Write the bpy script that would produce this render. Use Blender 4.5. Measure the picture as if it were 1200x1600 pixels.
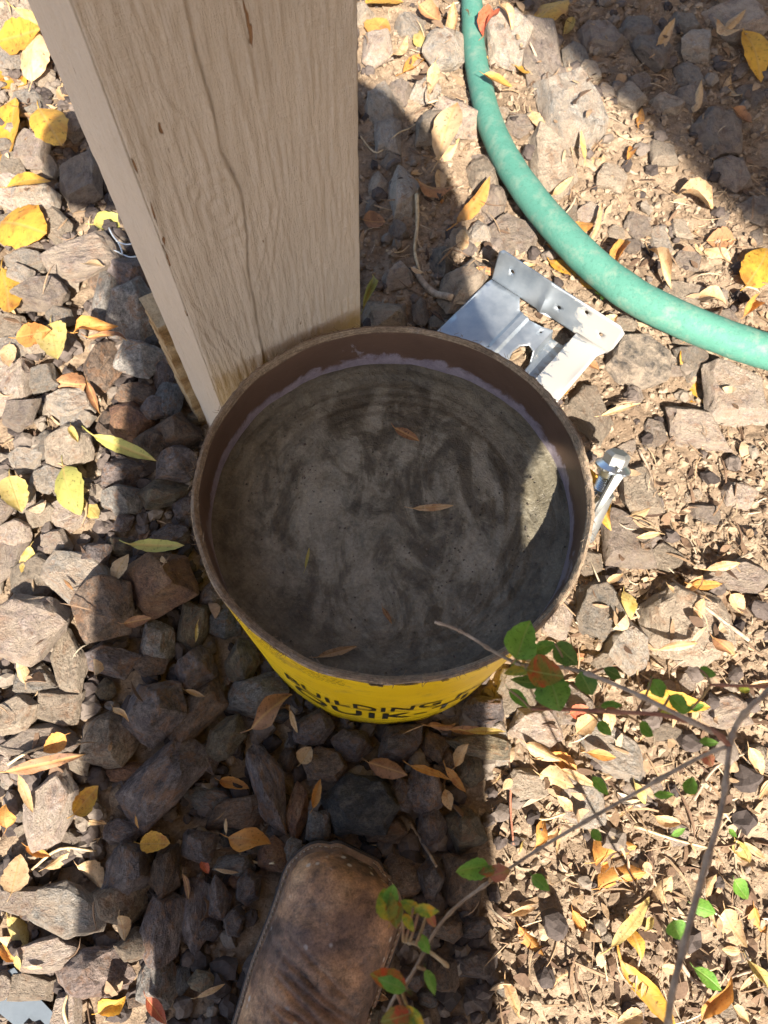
import bpy, bmesh, math, random
import numpy as np
from mathutils import Vector, Matrix, Euler, noise as mnoise
from mathutils.geometry import delaunay_2d_cdt

random.seed(11)
rng = np.random.default_rng(5)
R_ = math.radians
for o in list(bpy.data.objects):
    bpy.data.objects.remove(o)
scn = bpy.context.scene
COL = scn.collection

# ------------------------------------------------------------------ camera
F, H = 1065.0, 0.66                      # focal length in photo pixels, lens height in metres
Nd = np.array([571 - 600, -(1240 - 800), -F]); Nd /= np.linalg.norm(Nd)
CZ = -Nd
CX = np.array([1.0, 0, 0]); CX -= CX @ CZ * CZ; CX /= np.linalg.norm(CX)
CY = np.cross(CZ, CX)
RC = np.array([CX, CY, CZ])              # camera axes -> world
CAMP = np.array([0, 0, H])

def up(x, y, z=0.0):
    """where the line of sight through photo pixel (x, y) meets the level z"""
    d = RC @ np.array([x - 600, -(y - 800), -F])
    t = (H - z) / -d[2]
    return Vector((d[0] * t, d[1] * t, z))

def pr(p):
    q = RC.T @ (np.array(p) - CAMP)
    return (600 + F * q[0] / -q[2], 800 - F * q[1] / -q[2])

cd = bpy.data.cameras.new('camera')
cam = bpy.data.objects.new('camera', cd); COL.objects.link(cam)
M4 = Matrix([[*RC[0], 0], [*RC[1], 0], [*RC[2], H], [0, 0, 0, 1]])
cam.matrix_world = M4
cd.sensor_fit = 'VERTICAL'; cd.sensor_height = 9.6; cd.sensor_width = 7.2
cd.lens = F / 1600 * 9.6
cd.clip_start = 0.01; cd.clip_end = 300
cd.dof.use_dof = True; cd.dof.focus_distance = 0.50; cd.dof.aperture_fstop = 4.5
scn.camera = cam

# ------------------------------------------------------------------ light
SUN_EL, SUN_AZ = R_(42), R_(-84)         # azimuth measured from +x
S = Vector((math.cos(SUN_EL) * math.cos(SUN_AZ), math.cos(SUN_EL) * math.sin(SUN_AZ), math.sin(SUN_EL)))
w = bpy.data.worlds.new('World'); scn.world = w; w.use_nodes = True
wn = w.node_tree.nodes; wn.clear()
sky = wn.new('ShaderNodeTexSky'); sky.sky_type = 'NISHITA'; sky.sun_disc = False
sky.dust_density = 1.8; sky.ozone_density = 0.2; sky.air_density = 0.9
sky.sun_elevation = SUN_EL; sky.sun_rotation = R_(90) - SUN_AZ
bg = wn.new('ShaderNodeBackground'); bg.inputs[1].default_value = 0.085
wo = wn.new('ShaderNodeOutputWorld')
w.node_tree.links.new(sky.outputs[0], bg.inputs[0]); w.node_tree.links.new(bg.outputs[0], wo.inputs[0])
sl = bpy.data.lights.new('sun', 'SUN'); sl.energy = 5.0; sl.angle = R_(0.55); sl.color = (1.0, 0.93, 0.83)
so = bpy.data.objects.new('sun', sl); COL.objects.link(so)
so.rotation_euler = S.to_track_quat('Z', 'Y').to_euler(); so.location = S * 20
scn.view_settings.view_transform = 'Standard'; scn.view_settings.look = 'None'
scn.view_settings.gamma = 1; scn.view_settings.use_curve_mapping = False
scn.view_settings.exposure = 1.85
scn.render.engine = 'CYCLES'
scn.cycles.max_bounces = 8; scn.cycles.diffuse_bounces = 5

# ------------------------------------------------------------------ helpers
def tag(o, label=None, cat=None, group=None, kind=None):
    if label: o['label'] = label
    if cat: o['category'] = cat
    if group: o['group'] = group
    if kind: o['kind'] = kind
    return o

def link(o, parent=None):
    COL.objects.link(o)
    if parent is not None: o.parent = parent
    return o

def empty(name, loc=(0, 0, 0), rz=0.0):
    o = bpy.data.objects.new(name, None); o.location = loc; o.rotation_euler = (0, 0, rz)
    o.empty_display_size = 0.05
    return link(o)

def mesh(name, V, Fc, mat=None, parent=None, smooth=True, sharp=None):
    me = bpy.data.meshes.new(name)
    me.from_pydata([tuple(v) for v in V], [], [tuple(f) for f in Fc])
    me.update()
    if smooth: me.polygons.foreach_set('use_smooth', [True] * len(me.polygons))
    if smooth and sharp is not None: me.set_sharp_from_angle(angle=R_(sharp))
    for m in (mat if isinstance(mat, (list, tuple)) else [mat] if mat else []): me.materials.append(m)
    return link(bpy.data.objects.new(name, me), parent)

def from_bm(name, bm, mat=None, parent=None, smooth=True, sharp=None):
    me = bpy.data.meshes.new(name); bm.to_mesh(me); bm.free()
    if smooth: me.polygons.foreach_set('use_smooth', [True] * len(me.polygons))
    if smooth and sharp is not None: me.set_sharp_from_angle(angle=R_(sharp))
    for m in (mat if isinstance(mat, (list, tuple)) else [mat] if mat else []): me.materials.append(m)
    return link(bpy.data.objects.new(name, me), parent)

def npmesh(name, V, T, mat, parent=None, smooth=False):
    """fast mesh from numpy: V (n,3), T (m,k)"""
    me = bpy.data.meshes.new(name)
    V = np.asarray(V, np.float32); T = np.asarray(T, np.int32); k = T.shape[1]
    me.vertices.add(len(V)); me.vertices.foreach_set('co', V.ravel())
    me.loops.add(T.size); me.loops.foreach_set('vertex_index', T.ravel())
    me.polygons.add(len(T)); me.polygons.foreach_set('loop_start', np.arange(len(T), dtype=np.int32) * k)
    me.update(calc_edges=True); me.validate()
    me.polygons.foreach_set('use_smooth', [smooth] * len(me.polygons))
    if mat: me.materials.append(mat)
    return link(bpy.data.objects.new(name, me), parent)

def tube_vf(P, Rr, n=8, cap=True, base=0):
    """vertices and faces of a tube through points P with radii Rr"""
    P = [Vector(p) for p in P]; m = len(P)
    if not hasattr(Rr, '__len__'): Rr = [Rr] * m
    V, Fc = [], []
    u = None
    for i in range(m):
        t = (P[min(i + 1, m - 1)] - P[max(i - 1, 0)]).normalized()
        if u is None:
            u = t.cross(Vector((0, 0, 1)))
            if u.length < 1e-3: u = t.cross(Vector((1, 0, 0)))
        u = (u - t * u.dot(t)).normalized(); v = t.cross(u)
        for k in range(n):
            a = 2 * math.pi * k / n
            V.append(P[i] + (u * math.cos(a) + v * math.sin(a)) * Rr[i])
    for i in range(m - 1):
        for k in range(n):
            a = base + i * n + k; b = base + i * n + (k + 1) % n
            Fc.append((a, b, b + n, a + n))
    if cap:
        Fc.append(tuple(base + k for k in range(n))[::-1]); Fc.append(tuple(base + (m - 1) * n + k for k in range(n)))
    return V, Fc

def spline(P, n=6):
    """Catmull-Rom through points"""
    P = [Vector(p) for p in P]; out = []
    Q = [P[0] * 2 - P[1]] + P + [P[-1] * 2 - P[-2]]
    for i in range(1, len(Q) - 2):
        for k in range(n):
            t = k / n; a, b, c, d = Q[i - 1], Q[i], Q[i + 1], Q[i + 2]
            out.append(0.5 * ((2 * b) + (c - a) * t + (2 * a - 5 * b + 4 * c - d) * t * t + (3 * b - a - 3 * c + d) * t ** 3))
    out.append(P[-1]); return out

def grid_noise(x, y, scale, seed):
    """smooth value noise on arrays"""
    r = np.random.default_rng(seed); n = 64
    G = r.random((n, n))
    fx = x / scale; fy = y / scale
    ix = np.floor(fx).astype(int); iy = np.floor(fy).astype(int)
    tx = fx - ix; ty = fy - iy
    tx = tx * tx * (3 - 2 * tx); ty = ty * ty * (3 - 2 * ty)
    g = lambda a, b: G[a % n, b % n]
    return (g(ix, iy) * (1 - tx) * (1 - ty) + g(ix + 1, iy) * tx * (1 - ty) + g(ix, iy + 1) * (1 - tx) * ty + g(ix + 1, iy + 1) * tx * ty) * 2 - 1

# ------------------------------------------------------------------ materials
class NT:
    def __init__(s, name):
        s.m = bpy.data.materials.new(name); s.m.use_nodes = True
        s.t = s.m.node_tree; s.n = s.t.nodes; s.n.clear()
        s.out = s.n.new('ShaderNodeOutputMaterial')
    def new(s, typ, **kw):
        nd = s.n.new(typ)
        for k, v in kw.items():
            if k.startswith('i_'):
                nd.inputs[k[2:].replace('_', ' ')].default_value = v
            else: setattr(nd, k, v)
        return nd
    def l(s, a, b): s.t.links.new(a, b)
    def noise(s, vec, scale, detail=4, rough=0.6, dist=0.0):
        nd = s.new('ShaderNodeTexNoise'); nd.inputs['Scale'].default_value = scale
        nd.inputs['Detail'].default_value = detail; nd.inputs['Roughness'].default_value = rough
        nd.inputs['Distortion'].default_value = dist
        if vec is not None: s.l(vec, nd.inputs['Vector'])
        return nd.outputs['Fac']
    def ramp(s, fac, stops, interp='LINEAR'):
        nd = s.new('ShaderNodeValToRGB'); cr = nd.color_ramp; cr.interpolation = interp
        while len(cr.elements) < len(stops): cr.elements.new(0.5)
        for e, (p, c) in zip(cr.elements, stops):
            e.position = p; e.color = (*c, 1) if hasattr(c, '__len__') else (c, c, c, 1)
        s.l(fac, nd.inputs[0]); return nd.outputs[0]
    def mix(s, fac, a, b, typ='MIX'):
        nd = s.new('ShaderNodeMix', data_type='RGBA', blend_type=typ)
        for sock, v in ((nd.inputs[0], fac), (nd.inputs[6], a), (nd.inputs[7], b)):
            if hasattr(v, 'is_linked'): s.l(v, sock)
            elif hasattr(v, '__len__'): sock.default_value = (*v, 1)
            else: sock.default_value = v
        return nd.outputs[2]
    def math(s, op, a, b=0.0, c=None):
        nd = s.new('ShaderNodeMath', operation=op)
        for i, v in enumerate((a, b) if c is None else (a, b, c)):
            if hasattr(v, 'is_linked'): s.l(v, nd.inputs[i])
            else: nd.inputs[i].default_value = v
        return nd.outputs[0]
    def coord(s, which='Object', scale=None, loc=None):
        tc = s.new('ShaderNodeTexCoord').outputs[which]
        if scale is None and loc is None: return tc
        mp = s.new('ShaderNodeMapping'); s.l(tc, mp.inputs[0])
        if scale: mp.inputs['Scale'].default_value = scale
        if loc is not None:
            if hasattr(loc, 'is_linked'): s.l(loc, mp.inputs['Location'])
            else: mp.inputs['Location'].default_value = loc
        return mp.outputs[0]
    def bump(s, h, strength=0.5, dist=0.001, normal=None):
        b = s.new('ShaderNodeBump'); b.inputs['Strength'].default_value = strength; b.inputs['Distance'].default_value = dist
        s.l(h, b.inputs['Height'])
        if normal is not None: s.l(normal, b.inputs['Normal'])
        return b.outputs[0]
    def bsdf(s, color, rough=0.8, normal=None, metal=0.0, spec=0.3, trans=0.0):
        p = s.new('ShaderNodeBsdfPrincipled')
        for sock, v in ((p.inputs['Base Color'], color), (p.inputs['Roughness'], rough), (p.inputs['Metallic'], metal)):
            if hasattr(v, 'is_linked'): s.l(v, sock)
            elif hasattr(v, '__len__'): sock.default_value = (*v, 1)
            else: sock.default_value = v
        p.inputs['Specular IOR Level'].default_value = spec
        if normal is not None: s.l(normal, p.inputs['Normal'])
        sh = p.outputs[0]
        if trans:
            tr = s.new('ShaderNodeBsdfTranslucent')
            if hasattr(color, 'is_linked'): s.l(color, tr.inputs[0])
            else: tr.inputs[0].default_value = (*color, 1)
            ms = s.new('ShaderNodeMixShader'); ms.inputs[0].default_value = trans
            s.l(sh, ms.inputs[1]); s.l(tr.outputs[0], ms.inputs[2]); sh = ms.outputs[0]
        s.l(sh, s.out.inputs[0]); return s.m

def rand_vec(N, k=37.0):
    oi = N.new('ShaderNodeObjectInfo').outputs['Random']
    return oi, N.math('MULTIPLY', oi, k)

def m_rock(name, c1, c2, c3, speck=0.25, sun_dust=0.0):
    N = NT(name)
    rnd, off = rand_vec(N)
    cmb = N.new('ShaderNodeCombineXYZ'); N.l(off, cmb.inputs[0]); N.l(off, cmb.inputs[1])
    co = N.coord('Object', scale=(1, 1, 1), loc=cmb.outputs[0])
    n1 = N.noise(co, 1.3, 5, 0.65, 0.6); n2 = N.noise(co, 5.0, 6, 0.75, 0.3); n3 = N.noise(co, 22.0, 4, 0.8); n4 = N.noise(co, 60., 3, .7)
    col = N.ramp(n1, [(0.33, c1), (0.5, c2), (0.66, c3)])
    dk = N.ramp(n2, [(0.34, 0.34), (0.5, 1.0), (0.64, 1.45)])
    col = N.mix(1.0, col, dk, 'MULTIPLY')
    sp = N.ramp(n3, [(0.36, 0.5), (0.5, 1.0), (0.60, 1.0), (0.70, 1.0 + 3.4 * speck)])
    col = N.mix(1.0, col, sp, 'MULTIPLY')
    if c1[0] > .03:
        rust = N.ramp(N.noise(co, 1.7, 6, .8, .5), [(0.51, 0.0), (0.60, 0.6)])
        col = N.mix(rust, col, (.25, .125, .058))
    dust = N.ramp(N.noise(co, 2.6, 6, .7, .4), [(0.5 - .16 * sun_dust, 0.0), (0.72 - .12 * sun_dust, 0.22 + .63 * sun_dust)])
    col = N.mix(dust, col, (0.36, 0.285, 0.21) if sun_dust else (0.30, 0.24, 0.185))
    col = N.mix(1.0, col, N.ramp(n4, [(0.32, 0.62), (0.5, 1.0), (0.68, 1.35)]), 'MULTIPLY')
    vv = N.math('MULTIPLY_ADD', rnd, 0.7, 0.65)
    hs = N.new('ShaderNodeHueSaturation'); N.l(vv, hs.inputs['Value']); N.l(col, hs.inputs['Color'])
    h = N.math('ADD', N.math('ADD', N.math('MULTIPLY', n2, 1.0), N.math('MULTIPLY', n3, 0.5)), N.math('MULTIPLY', n4, .25))
    # layered fractures
    wv = N.new('ShaderNodeTexWave', i_Scale=1.6, i_Distortion=9.0, i_Detail=4.0, i_Detail_Scale=2.2); N.l(co, wv.inputs['Vector'])
    h = N.math('ADD', h, N.math('MULTIPLY', wv.outputs['Fac'], 0.12))
    ro = N.ramp(n2, [(0.3, 0.6), (0.7, 0.9)])
    return N.bsdf(hs.outputs[0], ro, N.bump(h, 1.0, 0.0055), spec=0.35)

ROCK = dict(
    G=(m_rock('rock_grey', (.15, .135, .12), (.225, .205, .18), (.31, .275, .235)), 'grey'),
    P=(m_rock('rock_purple_grey', (.095, .074, .070), (.155, .125, .115), (.25, .205, .185)), 'purplish grey'),
    B=(m_rock('rock_brown', (.10, .07, .052), (.17, .12, .085), (.25, .17, .115)), 'brown'),
    R=(m_rock('rock_rust', (.13, .068, .05), (.22, .115, .065), (.28, .16, .085)), 'rust red'),
    T=(m_rock('rock_tan', (.22, .17, .125), (.33, .255, .18), (.42, .33, .235), .12), 'tan'),
    K=(m_rock('rock_black', (.022, .021, .023), (.04, .038, .038), (.085, .075, .06), .5), 'black'),
    O=(m_rock('rock_olive', (.12, .102, .07), (.20, .165, .11), (.29, .22, .13)), 'olive'),
    U=(m_rock('rock_blue_grey', (.10, .10, .10), (.155, .155, .15), (.22, .21, .20)), 'blue grey'),
    N=(m_rock('rock_pink', (.215, .155, .135), (.30, .225, .19), (.37, .285, .235), .12), 'pinkish'),
)
SUN_DUST = {k: (lambda t: m_rock('sunlit_dusty_' + v[0].name, *t, sun_dust=1.0))(dict(G=((.19, .175, .155), (.27, .25, .22), (.34, .31, .27)), P=((.14, .105, .09), (.22, .17, .145), (.29, .23, .195)), N=((.24, .18, .155), (.33, .26, .22), (.40, .33, .275)), T=((.25, .195, .14), (.36, .29, .21), (.44, .36, .27)), K=((.03, .028, .028), (.06, .055, .052), (.12, .10, .08))).get(k, ((.15, .115, .085), (.24, .185, .13), (.32, .25, .175)))) for k, v in ROCK.items()}  # paler stone tones paint in sunlight for the sunny zones, on top of soil dust


def m_soil():
    N = NT('soil'); co = N.coord('Object')
    n1 = N.noise(co, 9, 6, 0.65, 0.5); n2 = N.noise(co, 90, 6, 0.75); n3 = N.noise(co, 400, 4, 0.8)
    col = N.ramp(n1, [(0.3, (.18, .125, .082)), (0.5, (.27, .195, .13)), (0.7, (.36, .27, .185))])
    col = N.mix(1.0, col, N.ramp(n2, [(0.3, 0.5), (0.5, 1.0), (0.7, 1.25)]), 'MULTIPLY')
    col = N.mix(1.0, col, N.ramp(n3, [(0.35, 0.7), (0.6, 1.0), (0.75, 1.35)]), 'MULTIPLY')
    h = N.math('ADD', n2, N.math('MULTIPLY', n3, 0.5))
    return N.bsdf(col, 0.95, N.bump(h, 0.8, 0.004), spec=0.15)
M_SOIL = m_soil()

def m_clod():
    N = NT('soil_clod'); co = N.coord('Object')
    n1 = N.noise(co, 60, 3, 0.6); n3 = N.noise(co, 500, 4, 0.8)
    col = N.ramp(n1, [(0.3, (.17, .12, .08)), (0.5, (.28, .205, .138)), (0.68, (.38, .295, .21))])
    col = N.mix(1.0, col, N.ramp(n3, [(0.35, 0.7), (0.6, 1.0), (0.75, 1.3)]), 'MULTIPLY')
    return N.bsdf(col, 0.95, N.bump(n3, 0.6, 0.002), spec=0.15)
M_CLOD = m_clod()

def m_chipmix(name, stops):
    N = NT(name); co = N.coord('Object')
    at = N.new('ShaderNodeAttribute', attribute_name='tone')
    col = N.ramp(at.outputs['Fac'], stops)
    n3 = N.noise(co, 350, 4, 0.8)
    col = N.mix(1.0, col, N.ramp(n3, [(0.35, 0.72), (0.65, 1.12)]), 'MULTIPLY')
    return N.bsdf(col, 0.8, N.bump(n3, 0.5, 0.001), spec=0.2, trans=0.0)
M_CHIP = m_chipmix('litter', [(0.0, (.06, .036, .024)), (0.3, (.16, .10, .062)), (0.6, (.32, .215, .125)), (0.85, (.38, .28, .175)), (1.0, (.44, .37, .27))])
M_GRAV = m_chipmix('gravel_mix', [(0.0, (.035, .027, .024)), (0.4, (.075, .058, .050)), (0.7, (.12, .095, .08)), (1.0, (.21, .17, .13))])

def m_leaf(name, c1, c2, c3, trans=0.3, rough=0.55, vein=(.5, .3, .1)):
    N = NT(name); rnd, off = rand_vec(N)
    cmb = N.new('ShaderNodeCombineXYZ'); N.l(off, cmb.inputs[0]); N.l(off, cmb.inputs[2])
    raw = N.coord('Object'); co = N.coord('Object', scale=(1, 1, 1), loc=cmb.outputs[0])
    n1 = N.noise(co, 2.2, 4, 0.6, 0.5); n2 = N.noise(co, 14, 5, 0.7)
    col = N.ramp(n1, [(0.34, c1), (0.5, c2), (0.66, c3)])
    sp = N.ramp(n2, [(0.33, 0.30), (0.43, 1.0), (0.7, 1.12)])
    col = N.mix(1.0, col, sp, 'MULTIPLY')
    sx = N.new('ShaderNodeSeparateXYZ'); N.l(raw, sx.inputs[0])
    ay = N.math('ABSOLUTE', sx.outputs[1])
    mid = N.ramp(ay, [(0.0, 1.0), (0.012, 0.8), (0.022, 0.0)])
    # side veins: stripes slanting away from the midrib
    q = N.math('SUBTRACT', sx.outputs[0], N.math('MULTIPLY', ay, 0.9))
    st = N.math('FRACT', N.math('MULTIPLY', q, 11.0))
    sv = N.ramp(st, [(0.0, 1.0), (0.10, 0.0), (0.93, 0.0), (1.0, 1.0)])
    vn = N.math('MAXIMUM', mid, N.math('MULTIPLY', sv, 0.4))
    col = N.mix(N.math('MULTIPLY', vn, 0.5), col, vein)
    vv = N.math('MULTIPLY_ADD', rnd, 0.35, 0.82)
    hs = N.new('ShaderNodeHueSaturation'); N.l(vv, hs.inputs['Value']); N.l(col, hs.inputs['Color'])
    h = N.math('ADD', N.math('MULTIPLY', n2, 0.6), N.math('MULTIPLY', vn, -0.5))
    return N.bsdf(hs.outputs[0], rough, N.bump(h, 0.5, 0.0012), spec=0.35, trans=trans)

LEAF = dict(
    Y=(m_leaf('leaf_yellow', (.46, .22, .03), (.58, .33, .045), (.40, .16, .03)), 'yellow'),
    L=(m_leaf('leaf_pale_yellow', (.46, .35, .10), (.52, .40, .15), (.36, .26, .06)), 'pale yellow'),
    O=(m_leaf('leaf_orange', (.50, .22, .05), (.56, .27, .07), (.42, .16, .04)), 'orange'),
    T=(m_leaf('leaf_tan', (.44, .28, .14), (.52, .36, .20), (.38, .21, .10), 0.2, 0.7), 'tan'),
    B=(m_leaf('leaf_brown', (.22, .10, .045), (.30, .15, .07), (.17, .08, .04), 0.15, 0.65), 'brown'),
    R=(m_leaf('leaf_red', (.36, .07, .03), (.44, .12, .06), (.30, .05, .03), 0.2, 0.6), 'red'),
    E=(m_leaf('leaf_yellow_green', (.30, .28, .07), (.36, .34, .09), (.42, .35, .10), 0.3), 'yellow green'),
)
def m_gleaf(name, c1, c2, c3):
    return m_leaf(name, c1, c2, c3, 0.42, 0.42, (.30, .38, .10))
GL = dict(g=m_gleaf('leaf_green', (.11, .27, .035), (.15, .33, .045), (.20, .38, .06)),
          d=m_gleaf('leaf_dark_green', (.07, .16, .028), (.10, .20, .035), (.13, .21, .04)),
          r=m_gleaf('leaf_green_red', (.08, .17, .02), (.20, .16, .025), (.42, .07, .02)),
          y=m_gleaf('leaf_green_yellow', (.12, .24, .03), (.36, .36, .04), (.58, .34, .03)),
          p=m_gleaf('leaf_pink', (.42, .14, .08), (.48, .20, .12), (.40, .22, .07)))

def m_twig(name, c1, c2, rough=0.75):
    N = NT(name); co = N.coord('Object')
    n = N.noise(co, 120, 5, 0.7); n2 = N.noise(co, 600, 3, .7)
    col = N.ramp(n, [(0.35, c1), (0.65, c2)])
    return N.bsdf(col, rough, N.bump(N.math('ADD', n, n2), 0.6, 0.001), spec=0.25)
M_TWIG = m_twig('twig_bark', (.20, .145, .10), (.44, .34, .25))
M_STRAW = m_twig('dry_straw', (.34, .24, .13), (.55, .43, .27))
M_REDTWIG = m_twig('red_twig', (.22, .08, .05), (.36, .17, .10))

def m_paint():
    N = NT('taupe_paint'); co = N.coord('Object', scale=(1, 1, 0.06)); cr = N.coord('Object')
    n1 = N.noise(co, 160, 6, 0.7, 0.3); n2 = N.noise(cr, 7, 4, 0.6); n3 = N.noise(N.coord('Object', scale=(1, 1, .25)), 500, 4, .75)
    col = N.ramp(n2, [(0.3, (.48, .40, .315)), (0.7, (.55, .465, .37))])
    col = N.mix(1.0, col, N.ramp(n1, [(0.3, 0.95), (0.6, 1.02)]), 'MULTIPLY')
    dirt = N.ramp(N.noise(N.coord('Object', scale=(1, 1, .12)), 240, 5, .8, .5), [(.63, 0.0), (.72, .3)])
    col = N.mix(dirt, col, (.21, .165, .12))
    saw = N.noise(N.coord('Object', scale=(.12, .12, 1)), 420, 3, .6)
    chip = N.noise(N.coord('Object', scale=(1, 1, 0.22)), 70, 4, 0.6, 0.4)
    ed = N.new('ShaderNodeAttribute', attribute_name='edge')
    k = N.ramp(N.math('ADD', chip, N.math('MULTIPLY', ed.outputs['Fac'], 0.16)), [(0.715, 0.0), (0.725, 1.0)])
    col = N.mix(k, col, (.24, .125, .055))
    h = N.math('ADD', N.math('ADD', n1, N.math('MULTIPLY', saw, 0.3)), N.math('MULTIPLY', n3, 0.6)); h = N.math('SUBTRACT', h, N.math('MULTIPLY', k, 1.0))
    return N.bsdf(col, 0.62, N.bump(h, 0.9, 0.0026), spec=0.35)
M_PAINT = m_paint()

def m_rawwood():
    N = NT('raw_wood'); co = N.coord('Object', scale=(1, 1, 1)); 
    n1 = N.noise(N.coord('Object', scale=(.3, .3, 2.5)), 60, 5, 0.7, 0.8); n2 = N.noise(co, 450, 5, 0.8)
    wv = N.new('ShaderNodeTexWave', wave_type='BANDS', bands_direction='Z', i_Scale=8.0, i_Distortion=9.0, i_Detail=3.0, i_Detail_Scale=2.0); N.l(co, wv.inputs['Vector'])
    col = N.ramp(wv.outputs['Fac'], [(0.0, (.27, .16, .07)), (0.2, (.42, .28, .14)), (0.8, (.50, .37, .22))])
    col = N.mix(1.0, col, N.ramp(n2, [(0.3, 0.5), (0.55, 1.0)]), 'MULTIPLY')
    col = N.mix(1.0, col, N.ramp(n1, [(0.3, 0.75), (0.6, 1.05)]), 'MULTIPLY')
    return N.bsdf(col, 0.85, N.bump(N.math('ADD', n2, wv.outputs['Fac']), 0.9, 0.002), spec=0.2)
M_RAW = m_rawwood()

def polar(N):
    """angle around the tube axis and height, from object coordinates"""
    sx = N.new('ShaderNodeSeparateXYZ'); N.l(N.coord('Object'), sx.inputs[0])
    return N.math('ARCTAN2', sx.outputs[1], sx.outputs[0]), sx.outputs[2]

def m_yellow():
    N = NT('yellow_card'); co = N.coord('Object'); a, z = polar(N)
    cb = N.new('ShaderNodeCombineXYZ'); N.l(N.math('MULTIPLY', a, .13), cb.inputs[0]); N.l(N.math('MULTIPLY', z, 14.0), cb.inputs[2])
    n1 = N.noise(co, 18, 4, 0.6); n2 = N.noise(cb.outputs[0], 26, 5, 0.75)
    col = N.ramp(n1, [(0.3, (.70, .45, .004)), (0.6, (.80, .54, .006))])
    col = N.mix(1.0, col, N.ramp(n2, [(0.28, 0.7), (0.42, 1.0)]), 'MULTIPLY')
    # spiral winding seam lines and scuffs
    s = N.math('FRACT', N.math('ADD', N.math('MULTIPLY', z, 42.0), N.math('MULTIPLY', a, 0.35)))
    k = N.ramp(s, [(0.0, 1.0), (0.03, 0.0), (0.98, 0.0), (1.0, 1.0)])
    k = N.math('MULTIPLY', k, N.ramp(N.noise(cb.outputs[0], 9, 4, .7), [(.5, 0.0), (.62, 1.0)]))
    col = N.mix(N.math('MULTIPLY', k, .75), col, (.06, .045, .01))
    dirt = N.ramp(N.noise(co, 34, 6, .75), [(.54, 0.0), (.70, .8)])
    col = N.mix(dirt, col, (.34, .22, .05))
    smear = N.ramp(N.noise(cb.outputs[0], 30, 6, .8, .6), [(.60, 0.0), (.68, .7)])
    col = N.mix(smear, col, (.30, .27, .20))
    return N.bsdf(col, 0.38, N.bump(N.math('ADD', n2, N.math('MULTIPLY', k, -.6)), 0.35, 0.001), spec=0.45)
M_YEL = m_yellow()

def m_inner():
    N = NT('brown_card_lining'); co = N.coord('Object'); a, z = polar(N)
    n1 = N.noise(co, 14, 5, 0.65, .5); n2 = N.noise(co, 110, 5, 0.8); n3 = N.noise(co, 34, 6, .75, 1.0)
    col = N.ramp(n1, [(0.3, (.085, .047, .030)), (0.7, (.125, .072, .048))])
    scr = N.ramp(N.noise(N.coord('Object', scale=(1, 1, 3.5)), 190, 4, 0.9, 2.5), [(.70, 0.0), (.75, .75)])
    col = N.mix(scr, col, (.32, .26, .22))
    # bluish cement bloom just above the fill, and a few splashes higher up
    zz = N.math('ADD', z, N.math('MULTIPLY', N.math('SUBTRACT', n3, 0.5), 0.034))
    band = N.ramp(zz, [(0.2060, 1.0), (0.2150, 1.0), (0.2172, 0.0)])
    blm = N.mix(N.ramp(n2, [(.35, 0.0), (.65, 1.0)]), (.19, .155, .185), (.33, .28, .30))
    col = N.mix(N.math('MULTIPLY', band, .9), col, blm)
    spl = N.ramp(N.noise(N.coord('Object', loc=(3.1, .4, 0)), 13, 6, .8, .4), [(.60, 0.0), (.64, .75)])
    col = N.mix(spl, col, (.24, .21, .22))
    return N.bsdf(col, 0.42, N.bump(N.math('ADD', n2, N.math('MULTIPLY', scr, .5)), 0.3, 0.001), spec=0.45)
M_INN = m_inner()

def m_rim():
    N = NT('torn_card_edge'); co = N.coord('Object')
    a, z = polar(N)
    n1 = N.noise(co, 45, 5, 0.7); 
    sx = N.new('ShaderNodeSeparateXYZ'); N.l(co, sx.inputs[0])
    rad = N.math('SQRT', N.math('ADD', N.math('POWER', sx.outputs[0], 2.0), N.math('POWER', N.math('MULTIPLY', sx.outputs[1], 1.026), 2.0)))
    ply = N.math('FRACT', N.math('MULTIPLY', N.math('ADD', rad, N.math('MULTIPLY', n1, .0015)), 900.0))
    n2 = N.noise(co, 400, 4, .8)
    col = N.ramp(n1, [(0.3, (.22, .155, .105)), (0.55, (.34, .25, .165)), (0.75, (.27, .23, .20))])
    col = N.mix(1.0, col, N.ramp(ply, [(0.0, .5), (0.25, 1.0), (1.0, 1.0)]), 'MULTIPLY')
    col = N.mix(1.0, col, N.ramp(n2, [(0.35, .6), (0.6, 1.05)]), 'MULTIPLY')
    return N.bsdf(col, 0.85, N.bump(N.math('ADD', n2, N.math('MULTIPLY', ply, .8)), 0.9, 0.0012), spec=0.2)
M_RIM = m_rim()

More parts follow.
